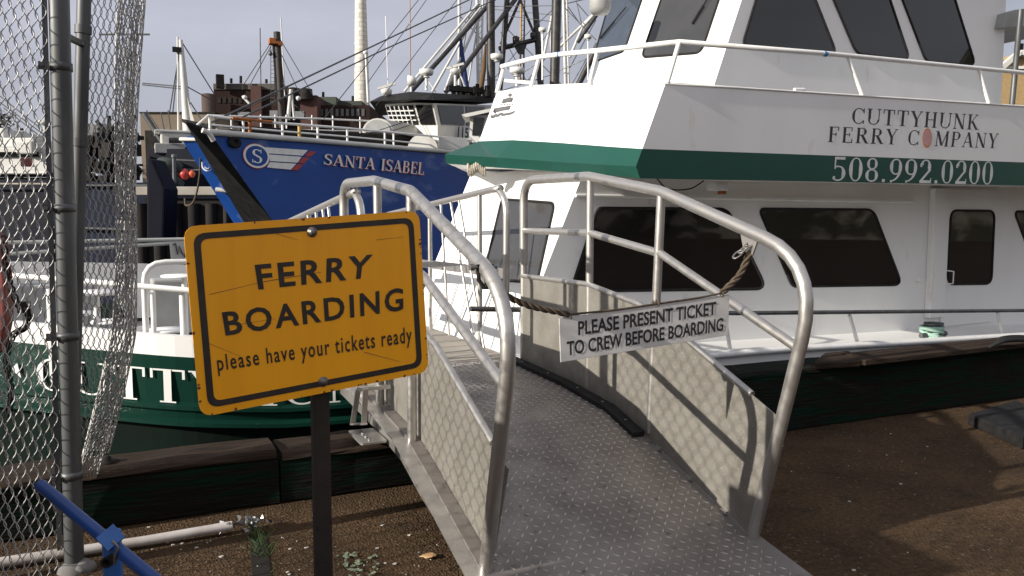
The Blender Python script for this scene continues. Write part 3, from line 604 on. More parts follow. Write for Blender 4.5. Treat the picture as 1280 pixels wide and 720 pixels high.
# ================================================================ FENCE
pb = onZ(93, 712, 0); FX0, FY0 = pb.x, pb.y
def mesh_wires(surf, nu, w_, h_, v0, v1, r, seg=4, amp=.78, tilt=0):
    mb = MB()
    for i in range(nu):
        pts = []; n = int((v1-v0)/h_*10)
        for k in range(n+1):
            ph = 2*math.pi*k/10 + math.pi*(i % 2); a = i+.5+amp*math.sin(ph); v = v0+k*h_/10 + tilt*i
            pts.append(surf(a*w_, v, 1.1*r*math.sin(ph+.8)))
        if len(pts) > 3: mb.tube(pts, r, seg, caps=False)
    for k in range(len(mb.sm)): mb.sm[k] = True
    return mb
f = thing('chain_link_fence', 'grey chain link fence panel and steel post at the left edge', 'fence', (FX0, FY0, 0))
MB().tube([V(FX0, FY0, 0), V(FX0+.045, FY0, 2.75)], .039, 18).build('post', GALV, f)
MB().lathe((FX0, FY0, 0), [(.07, 0), (.062, .02), (.045, .035), (.04, .04)], 16).build('footing', STONE, f)
MB().bar(V(FX0-.05, FY0-.012, .1), V(FX0-.008, FY0-.012, 2.7), .006, .02, V(1, 0, 0)).build('tension_bar', GALV, f)
for z in (.42, 1.02, 1.56, 2.14):
    c_ = MB().lathe((FX0+.0164*z, FY0, z-.016), [(.040, 0), (.044, 0), (.044, .032), (.040, .032)], 18); c_.box((FX0-.055+.0164*z, FY0-.01, z), (.05, .012, .032)); c_.lathe((FX0-.066+.0164*z, FY0-.02, z), [(.010, 0), (.010, .02)], 6, (V(1, 0, 0), V(0, 0, 1), V(0, -1, 0))); c_.build('band_clamp', GALV, f)
mesh_wires(lambda u, v, n: V(FX0-.050+.0164*v-u, FY0-.015+n+.004*math.sin(v*7+u*5), v), 34, .0152, .112, .03, 2.7, .0023, amp=.84, tilt=-.012).build('wire_mesh', WIRE, f)
# gate: hinge pipe with the loose end of its mesh curling away
p2 = onD(98, 260, 3.72); p1 = onD(105, 0, 3.72); hd = (p1-p2)
gt = thing('gate_mesh', 'loose chain link mesh curling from a gate pipe beside the fence post', 'fence gate', (p2.x, p2.y, 0))
za = p2+hd*(-1.6); MB().tube([za, p2+hd*1.9], .030, 16).build('hinge_pipe', GALV, gt)
for q in (.32, .86): c_ = p2+hd*q; MB().tube([c_-hd*.02, c_+hd*.02], .036, 16).build('coupling', GALV, gt)
cl = p2+hd*.79; MB().bar(V(FX0+.0164*cl.z, FY0, cl.z-.03), cl, .03, .02).build('hinge_strap', GALV, gt)
def curl(u, v, n):
    px = p2+hd*((v-p2.z)/hd.z)
    wid = .180+.02*math.sin(v*2.2) - max(0, (1.35-v))*.04 - max(0, .95-v)*.09
    R = .062+.010*math.sin(v*3)
    slope = -max(0, 1.0-v)*.05
    if u < wid: return V(px.x+.02+u+slope, px.y+.01-.12*u+n, v)
    a = (u-wid)/R; a = min(a, 9.5); rr = R*(1-.055*a)
    return V(px.x+.02+wid+slope+math.sin(a)*rr, px.y+.01-.12*wid+R-math.cos(a)*rr+n+.002*math.sin(40*u), v)
mesh_wires(curl, 60, .0125, .098, .44, 2.75, .0023, amp=.84, tilt=-.004).build('wire_mesh', WIRE, gt)
# return of the fence on the left of the path (out of frame, its shadow falls on the ramp)
rx = FX0-.6
fr = thing('chain_link_fence', 'side run of chain link fence left of the camera, mostly out of frame', 'fence', (rx, 1.2, 0))
mesh_wires(lambda u, v, n: V(rx-n, FY0-.05-u, v), 72, .05, .11, .03, 2.6, .0025, amp=.55).build('wire_mesh', WIRE, fr)
for y in (FY0-.02, .4): MB().tube([V(rx, y, 0), V(rx, y, 2.66)], .03, 10).build('post', GALV, fr)
MB().box((rx-.03, 2.28, 1.0), (.02, .76, 1.1)).build('notice_or_shade_board', DARK, fr)  # unseen plain board, added to shade the foot of the ramp
# red thing and dark chain hanging behind the mesh
rd = [onD(x, y, 3.75) for x, y in [(-26, 268), (-2, 300), (5, 350), (6, 400), (-2, 440), (-26, 452)]]
tag(MB().prism(rd, V(.1, .25, 0)*.3).build('red_float', mat('dull_red', (.17, .022, .017), .6), None, .01), 'red float hanging behind the wire mesh at the left edge', 'float')
cp = crom([onD(x, y, 3.6) for x, y in [(4, 300), (10, 345), (22, 380), (34, 388), (32, 408), (16, 420), (8, 450), (14, 490), (10, 520)]], 7)
ch = MB()
for i in range(0, len(cp)-1, 1):
    d = (cp[min(i+1, len(cp)-1)]-cp[max(0, i-1)]).normalized(); ch += link(cp[i], d, V(0, 1, 0) if i % 2 else d.cross(V(0, 1, 0)).normalized(), .019, .012, .0042)
ch.box(onD(30, 384, 3.6), (.05, .03, .05))
tag(ch.build('dark_chain', DARK), 'dark chain with padlock hanging on the wire mesh at the left edge', 'chain')

# blue tube stand
bl = thing('blue_stand', 'blue painted tube crossbar clamped to an upright at the bottom left', 'stand', onZ(132, 1040, 0))
A, B = onD(50, 606, 2.15), onD(215, 742, 1.90)
tb = MB().tube([A, B], .0165, 16, caps=False); tb.tube([A, B], .0135, 16, caps=False); tb.build('crossbar', BLUEP, bl)
U0 = onD(134, 668, 2.05)+FH*.022; MB().tube([U0, V(U0.x, U0.y, .0)], .024, 16).build('upright', BLUEL, bl)
uc = onD(135, 702, 2.02); MB().lathe(uc, [(.014, -.02), (.014, .012), (.009, .012), (.009, -.02)], 14, (RT, UV, -FW)).build('socket', DARK, bl)
k1, k2 = onD(131, 664, 2.0), onD(146, 680, 1.99); MB().bar(k1, k2, .05, .008, V(0, -1, .5)).build('clip', BLUEL, bl)
MB().tube(fillet([onD(140, 676, 1.97), onD(149, 684, 1.97), onD(144, 693, 1.97), onD(143, 705, 1.98)], .01, 3), .0035, 6).build('pin', BRASS, bl)
# ================================================================ FERRY
F = thing('ferry', 'white and green passenger ferry moored beyond the ramp, bow to the left', 'ferry', FO, FYAW)
W = lambda pts: [fw(p) for p in pts]
def window(parent, pts, n, rad, gl=GLASS, name='window'):
    n = Vector(n).normalized(); pr = roundpoly(pts, rad, 5); c = sum(pr, Vector())/len(pr)
    # dark rubber gasket round a pane set a little proud of the plating
    fr = MB().tube([p+n*.004 for p in pr], .014, 6, closed=True).build(name, RUBBER, parent)
    MB().prism([p+n*.001 for p in pr], n*.004).build('pane', gl, fr)
    return fr
# --- hull
DKP = [(13, -.62), (9, -.75), (4, -.78), (1, -.76), (-.5, -.74), (-1.5, -.68), (-2.3, -.57), (-2.96, -.415), (-3.5, -.06), (-4.04, .37), (-4.6, .9), (-5.0, 1.32), (-5.2, 1.6)]
dk = [Vector((a, b)) for a, b in DKP]
dkc = crom([V(a, b, 0) for a, b in DKP], 6)
ZD = lambda x: -.032*max(0, x-1.6)
def ztop(x): return .42+ZD(x) if x > -1.0 else .42+(.30)*min(1, (-1.0-x)/1.2)+max(0, -2.2-x)*.075
def ztop_s(x): return .42 if x > -1.0 else .42+.30*min(1, (-1.0-x)/.6)+max(0, -1.6-x)*.12
def out2(i):
    d = (dkc[min(i+1, len(dkc)-1)]-dkc[max(i-1, 0)]); return V(d.y, -d.x, 0).normalized()
def hullring(off, zf, side=1):
    r = []
    for i, p in enumerate(dkc):
        if off and i == len(dkc)-1: q = V(p.x-off*1.0, p.y, 0)
        else:
            n = out2(i); n = n if n.y < 0 else -n
            q = p+n*off
        q.y = min(q.y, 1.6); q.z = zf(p.x)
        if side < 0: q.y = 3.2-q.y
        r.append(fw(q))
    return r
whz = lambda x: (.24+ZD(x) if x > -1 else ztop(x)-.135)
CHF = lambda x: .27+ZD(x)*.6+max(0, -2.4-x)*.075
for nm, rings, mt in (('bulwark', [(-.05, lambda x: ztop(x)-.3), (-.05, ztop), (0, ztop), (.0, whz)], WHITE), ('hull', [(.0, whz), (-.02, lambda x: CHF(x)+.035), (.02, lambda x: CHF(x)+.015), (.02, lambda x: CHF(x)-.01), (-.01, lambda x: CHF(x)-.03), (-.015, lambda x: CHF(x)-.07), (.02, lambda x: CHF(x)-.09), (.02, lambda x: CHF(x)-.115)], GREENH), ('hull_bottom', [(.019, lambda x: CHF(x)-.115), (-.06, lambda x: CHF(x)-.16), (-.16, lambda x: -.5), (-.35, lambda x: -1.5)], mat('shaded_bottom_paint', (.002, .010, .007), .8, 0, .12, col2=(.003, .007, .005), nscale=3))):  # shade below the chine is put into the bottom's darker colour
    for sd in (1, -1):
        rr = rings if sd > 0 else [(o, (lambda x, z=z: z(x)+(.28 if z(x) > .5 else 0))) for o, z in rings] if nm == 'bulwark' else rings
        mb = MB(); mb.loft([hullring(o, z, sd) for o, z in rr], smooth=False)
        mb.build(nm, mt, F)
dkl = [p for p in dkc if p.x <= -.7]; 
def deckpoly(x0, x1, z, name, m_=GREYP):
    pts = [p for p in dkc if x0 <= p.x <= x1]; L_ = [fw((p.x, p.y+.03, z+ZD(p.x))) for p in pts]+[fw((p.x, 3.17-p.y, z+ZD(p.x))) for p in reversed(pts)]
    MB().poly(L_).build(name, m_, F)
deckpoly(-5.2, -.6, .45, 'foredeck')
deckpoly(-.65, 13, .40, 'side_deck', WHITE)
MB().tube([fw((p.x, p.y-.02, .395+ZD(p.x))) for p in dkc if p.x > -1.0], .03, 8).build('rub_rail', WHITER, F)
# bow name
names = 'CUTTYHUNK'
def arc_at(px, z):
    best = None
    for i in range(len(dkc)-1):
        for k in range(8):
            q = dkc[i].lerp(dkc[i+1], k/8); p = fw((q.x, q.y, z)); v = p-EYEP
            x = 640+FPX*v.dot(RT)/v.dot(FW)
            if v.dot(FW) > 0 and (best is None or abs(x-px) < best[0]): best = (abs(x-px), i+k/8)
    return best[1]
acc = [0]
for i in range(1, len(dkc)): acc.append(acc[-1]+(dkc[i]-dkc[i-1]).length)
def s_of(t): i = int(t); return acc[i]+(acc[min(i+1, len(acc)-1)]-acc[i])*(t-i)
def at_s(s_):
    for i in range(len(acc)-1):
        if acc[i] <= s_ <= acc[i+1]: return dkc[i].lerp(dkc[i+1], (s_-acc[i])/(acc[i+1]-acc[i])), out2(i).lerp(out2(i+1), (s_-acc[i])/(acc[i+1]-acc[i])).normalized()
    return dkc[-1], out2(len(dkc)-1)
sC, sU = s_of(arc_at(66, .5)), s_of(arc_at(377, .5))
vs, fs, ly, sp = serif(names, gap=.07)
cC = sum(sp[0])/2; cU = sum(sp[6])/2
def bowmap(u, v):
    s_ = sC+(sU-sC)*(u-cC)/(cU-cC); p, n = at_s(s_); n = n if n.y < 0 else -n
    return fw(p+n*.004+V(0, 0, CHF(p.x)+.03+.215*v))
vs += [(-.075, .55), (-.045, .30), (-.055, .75)]; nq = len(vs); fs += [(nq-3, nq-2, nq-1)]; ly += [0]*3
lettering('lettering', (vs, fs, ly), bowmap, fw(V(-.5, -1, 0))-FO, TXTW, F, .002)
# --- foredeck furniture and rails
def wtube(pts, r=.018, name='railing', m_=WHITER, smooth=0, par=None):
    pts = W(pts)
    if smooth: pts = fillet(pts, smooth, 4)
    return MB().tube(pts, r, 10).build(name, m_, par or F)
r0, r1, r2_ = fy(-40, 340, .62), fy(110, 352, .02), fy(236, 363, -.36)
wtube([r0, r1, r2_, V(r2_.x+1.0, -.60, r2_.z)], .019)
for px, yy in ((62, .15), (-30, .55), (228, -.27)):
    p = fy(px, 350, yy); wtube([(p.x, p.y, .46), (p.x, p.y, 1.07)], .024, 'rail_post')
lp = [fy(183, 424, -.18), fy(183, 345, -.18), fy(196, 328, -.18), fy(236, 327, -.18), fy(262, 327, -.18), fy(262, 420, -.18)]
wtube([lp[0], V(lp[0].x, lp[0].y, lp[3].z-.0), V(lp[4].x, lp[4].y, lp[3].z), lp[5]], .019, 'railing', WHITER, .13)
wtube([V(lp[0].x+.05, lp[0].y+.05, .46), V(lp[0].x+.05, lp[0].y+.05, lp[3].z-.2)], .016, 'rail_post')
for px, py, z, r, nm in ((210, 413, .74, .135, 'stool'), (140, 402, .78, .135, 'stool'), (100, 392, .80, .13, 'stool'), (120, 366, 1.0, .20, 'table'), (230, 345, 1.02, .19, 'table')):
    p = fz(px, py, z); c_ = fw(p)
    MB().lathe(c_, [(.0, -.012), (r, -.010), (r+.006, .0), (r, .012), (0, .016)], 24).lathe(c_-V(0, 0, z-.45), [(.07, 0), (.025, .02), (.022, z-.47)], 10).build(nm, WHITE, F)
for dz in (0, .13): wtube([fy(-60, 322-dz*0, 3.3)+V(0, 0, dz), fy(240, 302, 3.3)+V(0, 0, dz*.2)], .02, 'railing', GREYP)
lk = fy(222, 372, 2.2); MB().box(fw(lk+V(.1, .15, -.08)), (.62, .4, .5), (FXA, FYA, V(0, 0, 1))).build('locker', GREYP, F, .02)
lk2 = fy(50, 372, 2.3); MB().box(fw(lk2+V(0, .15, -.1)), (.9, .4, .42), (FXA, FYA, V(0, 0, 1))).build('locker', GREYP, F, .02)
nb = [fy(212, 303, 3.25), fy(240, 301, 3.25), fy(240, 325, 3.25), fy(214, 327, 3.25)]
no = MB().prism(W(nb), FYA*.01).build('notice_or_shade_board', GREYP, F)
MB().tube(W([nb[0]+(nb[2]-nb[0])*t+V(0, -.01, .06*math.sin(i*2.4)) for i, t in enumerate([.15, .25, .35, .45, .55, .65, .75, .85])]), .008, 6).build('lettering', TXTB, no)

# --- main cabin: side at y = 0, raked front
FXC = lambda z: .21+.45*(z-1.83)
def ringc(z): f_ = FXC(z); return W([(12.5, 0, z), (6, 0, z), (f_, 0, z), (f_, 2.4, z), (f_+1.7, 3.2, z), (12.5, 3.2, z)])
cb = MB(); cb.loft([ringc(z) for z in (.05, 1.2, 2.02)], closed=True, smooth=False); cb.poly(ringc(2.02)); cab = cb.build('cabin', WHITE, F)
SN = -FYA; 
side = lambda pp, y=0: W([fy(a, b, y) for a, b in pp])
window(F, side([(747, 260), (909, 261), (958, 361), (713, 364)]), SN, (.05, .10, .14, .05))
window(F, side([(948, 261), (1091, 262), (1127, 356), (990, 358)]), SN, (.08, .10, .13, .06))
window(F, side([(1267, 264), (1400, 267), (1450, 350), (1300, 352)]), SN, (.1, .1, .1, .1))
dp = side([(1178, 236), (1245, 236.5), (1240, 415), (1170, 418)])
dz0, dz1 = .30, 1.88
d0, d1 = fy(1178.5, 300, 0).x, fy(1243, 300, 0).x
door = MB().prism(W([(d0, -.004, dz0), (d1, -.004, dz0), (d1, -.004, dz1), (d0, -.004, dz1)]), SN*.018).build('door', WHITE, F, .004)
window(door, [p+SN*.022 for p in side([(1186, 263), (1240.5, 263.5), (1236.5, 354.5), (1181.5, 355)])], SN, .11)
hp = [fy(1179, 338, -.03), fy(1186, 339, -.03), fy(1185, 354, -.03), fy(1178, 354.5, -.03)]
MB().tube(W([hp[0], hp[0]+V(0, -.05, 0), hp[1]+V(0, -.06, 0), hp[2]+V(0, -.06, 0), hp[3]+V(0, -.05, 0), hp[3]]), .008, 8).build('handle', WHITER, door)
x0, x1 = fy(1159, 300, 0).x, fy(1178, 300, 0).x
MB().prism(W([(x0, .0, .42), (x1-.005, .0, .42), (x1-.005, 0, 1.88), (x0, 0, 1.88)]), SN*.075).build('pilaster', WHITE, F, .012)
MB().box(fw(V(x0-.13, -.02, fy(1158, 349, 0).z)), (.07, .04, .03), (FXA, FYA, V(0, 0, 1))).build('latch', WHITER, F, .006)
a, b = fy(723, 244.5, -.0), fy(1139, 252.5, 0)
MB().tube(W([a+V(-.03, -.005, 0), a+V(.1, -.012, 0), b+V(0, -.012, 0)]), .016, 8).build('trim_strip', WHITER, F)
# front window of the cabin (lies in the raked plane)
fn = (FMAT.to_3x3() @ V(-1, 0, .45)).normalized(); fp0 = fw(V(FXC(1.5), 0, 1.5))
window(F, [on(a, b, fp0, fn) for a, b in [(628, 249), (694, 254), (672, 353), (604, 349)]], fn, (.06, .09, .07, .05), GLASSG)
for k in range(3):
    q = [on(a, b+k*15, fp0, fn) for a, b in [(700, 300), (640, 300)]]
# --- side deck rail, bitt
ry = -.72
p0, p1, p2_ = fy(588, 386, ry), fy(920, 391.5, ry), fy(1290, 388, ry)
wtube([p0, fy(760, 389, ry), p1, p2_, p2_+V(3, 0, .05)], .019, 'railing', GALV)
for (ax_, ay), (bx, by) in (((1062, 394), (1079, 438)), ((1247, 391), (1257, 424)), ((905, 392), (917, 438)), ((700, 390), (705, 438))):
    MB().tube(W([fy(ax_, ay, ry), fy(bx, by, ry)+V(0, .04, 0)]), .017, 10).build('rail_post', WHITER, F)
bt = fy(1166, 433, -.58)
c_ = fw(bt)
b_o = MB().lathe(c_, [(.10, 0), (.10, .03), (.07, .035), (.07, .215), (.095, .22), (.095, .25), (0, .255)], 16)
b_o.tube([c_+FXA*-.20+V(0, 0, .125), c_+FXA*.20+V(0, 0, .125)], .026, 10); b_o.build('mooring_bitt', GALV, F)
rp_ = []
for k in range(90):
    a = k*.55; rp_.append(c_+V(math.cos(a)*(.095+.025*math.sin(k*.37)), math.sin(a)*(.095+.025*math.sin(k*.37)), .07+.13*(.5+.5*math.sin(k*.21))))
rp_ += [c_+FXA*-.10+FYA*-.07+V(0, 0, .05), c_+FXA*-.17+FYA*-.1+V(0, 0, .02), c_+FXA*-.15+FYA*-.2+V(0, 0, .02)]
tag(MB().tube(rp_, .018, 7).build('mooring_rope', ROPE), 'teal rope wound around the grey bitt on the white ferry deck', 'rope')
# --- upper deck: bulwark, green band and pointed brow
YS = -.8
T = [fy(832, 104, YS), fy(790, 104.2, -.42), fy(745, 105, 0), fy(670, 107.5, .9), fy(621, 116, 1.6)]
A = [fy(803, 186, YS), fy(765, 183.5, -.45), fy(700, 178.5, .3), fy(641, 175, .9), fy(599, 176.5, 1.6)]
B = [fy(795, 208, YS), fy(755, 206, -.45), fy(690, 202, .3), fy(622, 197, 1.0), fy(556, 193, 1.6)]
C = [fy(800, 223, YS), fy(758, 219, -.42), fy(690, 214, .36), fy(620, 209.5, 1.07), fy(558, 204.5, 1.64)]
def lin(pa, pb, x): a = fy(*pa, YS); b = fy(*pb, YS); return a.z+(b.z-a.z)*(x-a.x)/(b.x-a.x)
zT = lambda x: lin((832, 104), (1250, 131), x); zA = lambda x: lin((803, 186), (1280, 203), x); zC = lambda x: lin((860, 224), (1280, 232), x)
def full(half, zf):
    aft = [V(x, YS, zf(x)) for x in (12, 7, 4, 2, 1.2)]
    star = [V(half[-1].x+.62*(q+.0), 1.6+q, half[-1].z) for q in (.5, 1.2, 2.0, 2.4)]
    star += [V(x, 4.0, half[-1].z) for x in (4, 12)]
    return aft+half+star
rT, rA, rB, rC = full(T, zT), full(A, zA), full(B, lambda x: zC(x)+.05), full(C, zC)
inn = lambda r: [V(p.x+.05 if 5 <= i < len(r)-2 else p.x, p.y+(.05 if i < 7 else 0), p.z) for i, p in enumerate(r)]
bw = MB(); bw.loft([W(rA), W(rT), W(inn(rT)), W(inn(rA))], smooth=False); bw.build('upper_bulwark', WHITE, F)
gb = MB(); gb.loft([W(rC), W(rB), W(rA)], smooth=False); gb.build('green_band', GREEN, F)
soff = [V(p.x, p.y, p.z+.004) for p in rC]; MB().poly(W(soff)).build('soffit', WHITE, F)
MB().poly(W([V(p.x, p.y, p.z-.03) for p in inn(rA)])).build('upper_deck', GREYP, F)
MB().tube(W(rT[:10]), .010, 6).build('bulwark_edge', WHITER, F)
# rail of the upper deck
R_ = [fy(1300, 93, -.78), fy(1223, 85.5, -.78), fy(1033, 67, -.78), fy(849, 52.5, -.78), fy(745, 63.5, 0), fy(699, 68, .6), fy(672, 71.5, .9), fy(627, 83, 1.55)]
wtube(R_ + [R_[-1]+V(.02, .0, -.03), fy(621, 116, 1.58)], .022, 'railing')
for (ax_, ay, yy), (bx, by, y2) in (((1060, 72, -.78), (1078, 119, -.8)), ((1223, 86, -.78), (1236, 129, -.8)), ((849, 53, -.78), (834, 104, -.8)), ((747, 64, 0), (737, 105, .05)), ((674, 72, .9), (664, 108, .95)), ((632, 101, 1.5), (668, 104, .95))):
    MB().tube(W([fy(ax_, ay, yy), fy(bx, by, y2)]), .019, 10).build('rail_post', WHITER, F)
for px, py, yy in ((1031, 67, -.78), (699, 68, .6)):
    c_ = fy(px, py, yy); MB().tube(W([c_+V(-.02, 0, .0), c_+V(.02, 0, -.003)]) if yy < 0 else [fw(c_)-RT*.02, fw(c_)+RT*.02], .0245, 10).build('tape', mat('blue_tape', (.05, .22, .5), .6), F)
# --- wheelhouse
FXW = lambda z: 1.96+.39*(z-2.85)
def ringw(z): f_ = FXW(z); return W([(6.62, .3, z), (f_, .3, z), (f_-.04, 1.6, z), (f_-.04+.17, 2.9, z), (6.62, 2.9, z)])
wh = MB(); wh.loft([ringw(z) for z in (2.1, 3.0, 4.55)], closed=True, smooth=False); wh.poly(ringw(4.55)); wh.build('wheelhouse', WHITE, F)
rf_ = [V(6.9, .1, 4.55), V(FXW(4.55)-.35, .1, 4.55), V(FXW(4.55)-.42, 1.6, 4.55), V(FXW(4.55)-.25, 3.1, 4.55), V(6.9, 3.1, 4.55)]
MB().prism(W(rf_), (0, 0, .09)).build('roof', WHITE, F, .02)
for pp in ([(959, -48), (1000, -48), (1046, 69), (927, 58)], [(1022, -46), (1097, -46), (1137, 75), (1070, 67)], [(1110, -46), (1179, -46), (1219, 82), (1157, 77)]):
    window(F, side(pp, .3), SN, (.05, .07, .12, .09))
def facet(ya, yb, za=2.9, zb=3.9):
    xa = lambda y, z: FXW(z)-.04*min(1, (y-.3)/1.3)+(.17*(y-1.6)/1.3 if y > 1.6 else 0)
    a, b, c = [fw(V(xa(y, z), y, z)) for y, z in ((ya, za), (yb, za), (ya, zb))]
    n = (b-a).cross(c-a).normalized(); n = n if n.dot(FXA) < 0 else -n
    return a, n
pa, na = facet(.3, 1.6); pb_, nb_ = facet(1.6, 2.9)
window(F, [on(a, b, pa, na) for a, b in [(841, -42), (913, -42), (877, 66), (802, 72)]], na, (.05, .05, .1, .1), GLASSG)
window(F, [on(a, b, pb_, nb_) for a, b in [(775, -42), (817, -42), (781, 64), (741, 78)]], nb_, (.05, .05, .08, .08), mat('sky_tinted_glass', (.05, .065, .09), .05))  # far pane: bluish sky reflection is put into its base colour
for a_, b_2, p_, n_ in (((893, -10), (867, 30), pa, na), ((785, 10), (752, 48), pb_, nb_)):
    u, v = on(*a_, p_, n_)+n_*.03, on(*b_2, p_, n_)+n_*.02
    MB().bar(u, v, .012, .01, n_).bar(v+(v-u)*.02, u+(v-u)*.45, .03, .01, n_).build('wiper', BLACKP, F)
ct = fy(1000, 108, -.45); ct.z = zT(ct.x)-.02
MB().tube(W([ct+V(0, 0, -.1), ct+V(0, 0, .11)]), .018, 8).tube(W([ct+V(-.07, 0, .10), ct+V(.05, 0, .11)]), .018, 8).build('cleat', WHITER, F)
MB().tube(W(crom([ct+V(.04, 0, .11), ct+V(.07, -.02, .06), ct+V(.06, -.02, 0)], 4)), .012, 6).build('cleat_lashing', ROPEW, F)
# horn drum beside the wheelhouse and awning aft
c_ = on(750, 2, pb_, V(0, 1, 0)); MB().lathe(c_+V(0, 0, -.08), [(0, -.06), (.09, -.05), (.115, 0), (.115, .2), (.05, .24), (0, .25)], 18).build('searchlight', GREYP, F)
aw = [fy(1253, 34, .2), fy(1257, 16, .2), fy(1270, 12, .2), fy(1400, 0, .2), fy(1400, 26, .2)]
MB().prism(W(aw), FYA*2.4).build('awning', GREYP, F)
wtube([fy(1276, 12, .1), fy(1265, 131, .1)], .032, 'awning_post', GALV); wtube([fy(1275.5, 55, .1), fy(1275, 62, .1)], .036, 'tape', BLACKP)
wtube([fy(1256, 34, 1.8), fy(1245, 122, 1.8)], .018, 'antenna', WHITER)
# --- lettering on the side
fs_pl = lambda pp: [fw(fy(a, b, YS)) for a, b in pp]
def put(txt, pp, m_, gap, parent=F, skip=()):
    vs, fs, ly, sp = serif(txt, gap=gap, skip=skip); qm2 = quadmap(fs_pl(pp)); lettering('lettering', (vs, fs, ly), qm2, SN, m_, parent, .0015); return qm2, sp
TK0 = TK
put('CUTTYHUNK', [(1065.5, 134.5), (1225, 143.5), (1223, 162.5), (1064, 154.5)], TXTB, .13)
qm2, sp = put('FERRY COMPANY', [(1036, 158), (1248.5, 167), (1246, 185.5), (1034.5, 177.5)], TXTB, .13, skip=(7,))
put('508.992.0200', [(1041, 196), (1242.5, 201.8), (1240.5, 231), (1039, 226)], mat('phone_lettering', (.66, .67, .66), .45), .09)
oc = qm2(sum(sp[7])/2, .5)
for r_, m_, l_ in ((.5, PEACHE, .0012), (.39, PEACH, .0022)):
    pts = [oc+FXA*math.cos(2*math.pi*k/28)*.115*r_*1.25+V(0, 0, math.sin(2*math.pi*k/28)*.15*r_*1.25)+SN*l_ for k in range(28)]
    MB().prism(pts, SN*.0006).build('emblem', m_, F)
# grey ship emblem and faint company name on the front bulwark
e0, e1 = fw(T[3]), fw(T[4]); e2 = fw(A[4])
en = (e1-e0).cross(e2-e0).normalized(); en = en if en.dot(FXA) < 0 else -en
em = MB()
def stroke(pp, wd):
    P_ = [on(a, b, e0, en)+en*.02 for a, b in pp]
    for a, b in zip(P_, P_[1:]):
        sd = (b-a).cross(en).normalized()*wd/2; em.poly([a-sd, b-sd, b+sd, a+sd])
k6 = lambda x, y: (600+x/6, 100+y/6)
stroke([k6(222, 120), k6(243, 113)], .03); stroke([k6(178, 165), k6(215, 156), k6(250, 153)], .045)
stroke([k6(112, 234), k6(180, 222), k6(235, 214)], .045); stroke([k6(115, 232), k6(124, 250)], .03)
stroke([k6(92, 276), k6(105, 284), k6(125, 268), k6(140, 276), k6(165, 258), k6(185, 268), k6(250, 256), k6(272, 242)], .03)
for k in range(5): stroke([k6(168+k*21, 192), k6(172+k*21, 184)], .02)
for k in range(3): stroke([k6(206+k*16, 138), k6(209+k*16, 132)], .015)
em.build('ship_emblem', mat('grey_emblem', (.10, .10, .105), .6), F)
pale = mat('faded_lettering', (.66, .65, .64), .5)
for txt, pp in (('CUTTYHUNK', [(615, 153), (638, 152), (638, 158), (614, 159)]), ('FERRY COMPANY', [(608, 167), (638, 165), (638, 171), (607, 173)])):
    vs, fs, ly, sp = serif(txt, gap=.12); lettering('lettering', (vs, fs, ly), quadmap([on(a, b, e0, en) for a, b in pp]), en, pale, F, .022)
# lamp under the overhang and coiled line under the brow
lc = fw(fy(897, 233, -.55)); MB().box(lc, (.16, .12, .075), (FXA, FYA, V(0, 0, 1))).build('deck_lamp', WHITER, F, .02); MB().box(lc+V(0, 0, -.05)+FXA*.05, (.05, .06, .03), (FXA, FYA, V(0, 0, 1))).build('lamp_bracket', ORNG, F, .006)
MB().tube(W(crom([fy(820, 222, -.55), fy(835, 236, -.4), fy(862, 236, -.4), fy(880, 226, -.5)], 6)), .006, 6).build('cable', BLACKP, F)
cq = []
c_ = fw(fy(596, 211, 1.3))
for k in range(80):
    a = k*.7; cq.append(c_+RT*(-.09+.0022*k)+V(0, 0, math.sin(a)*.05-.02*math.sin(k*.1))+FH*math.cos(a)*.05)
tag(MB().tube(cq, .012, 6).build('rope_coil', ROPEW), 'pale coiled line tied under the tip of the green brow', 'rope coil')

# ================================================================ BLUE FISHING VESSEL
P1 = onD(262, 169, 15.2); ANG = 38.7; si = vplane(P1, ANG); sdir = V(math.cos(math.radians(ANG)), math.sin(math.radians(ANG)), 0); snr = V(sdir.y, -sdir.x, 0)
sb = V(-.36, -.93, 0)                                    # towards the bow
vb = thing('fishing_vessel', 'blue hulled fishing vessel SANTA ISABEL with black stem and white rails', 'fishing vessel', V(P1.x+2, P1.y+3, -1.35))
tl, tr_, br_, bl_ = si(262, 169), si(640, 199), si(640, 345), si(337, 273)
ex = bl_+(bl_-tl)*1.7; er = br_+V(0, 0, -1.4-br_.z)
ex.z = -1.5; er.z = -1.5
hb = MB(); nseg = 10
rows = []
for t in (0, .5, 1):
    a = tl.lerp(bl_, t); b = tr_.lerp(br_, t); rows.append([a.lerp(b, k/nseg)-snr*(.35*math.sin(t*1.57)*k/nseg) for k in range(nseg+1)])
rows.append([ex.lerp(er, k/nseg)-snr*.8*k/nseg for k in range(nseg+1)])
hb.loft(rows)
# starboard cheek of the bow
so = [onD(227, 174, 16.4), onD(289, 274, 19.6)]; st_ = [onD(247, 166, 15.3), onD(304, 274, 18.6)]
so.append(so[1]+(so[1]-so[0])*1.7); st_.append(st_[1]+(st_[1]-st_[0])*1.7)
hb.loft([so, st_]); far = [p+V(2.2, 6, 0) for p in so]; hb.loft([so, far])
hb.build('hull', BLUE, vb)
sm_ = MB(); s_a = [onD(233, 156, 14.9), onD(302, 273, 18.1)]; s_b = [si(263, 169)+snr*.03, si(337, 273)+snr*.03]
s_a.append(s_a[1]+(s_a[1]-s_a[0])*1.7); s_b.append(s_b[1]+(s_b[1]-s_b[0])*1.7)
s_c = [p+V(.3, .6, 0) for p in s_a]
sm_.loft([s_c, s_a, s_b, [p+V(.1, .5, 0) for p in s_b]], smooth=False); sm_.poly([s_c[0], s_a[0], s_b[0], s_b[0]+V(.1, .5, 0)])
sm_.build('stem', BLACKP, vb)
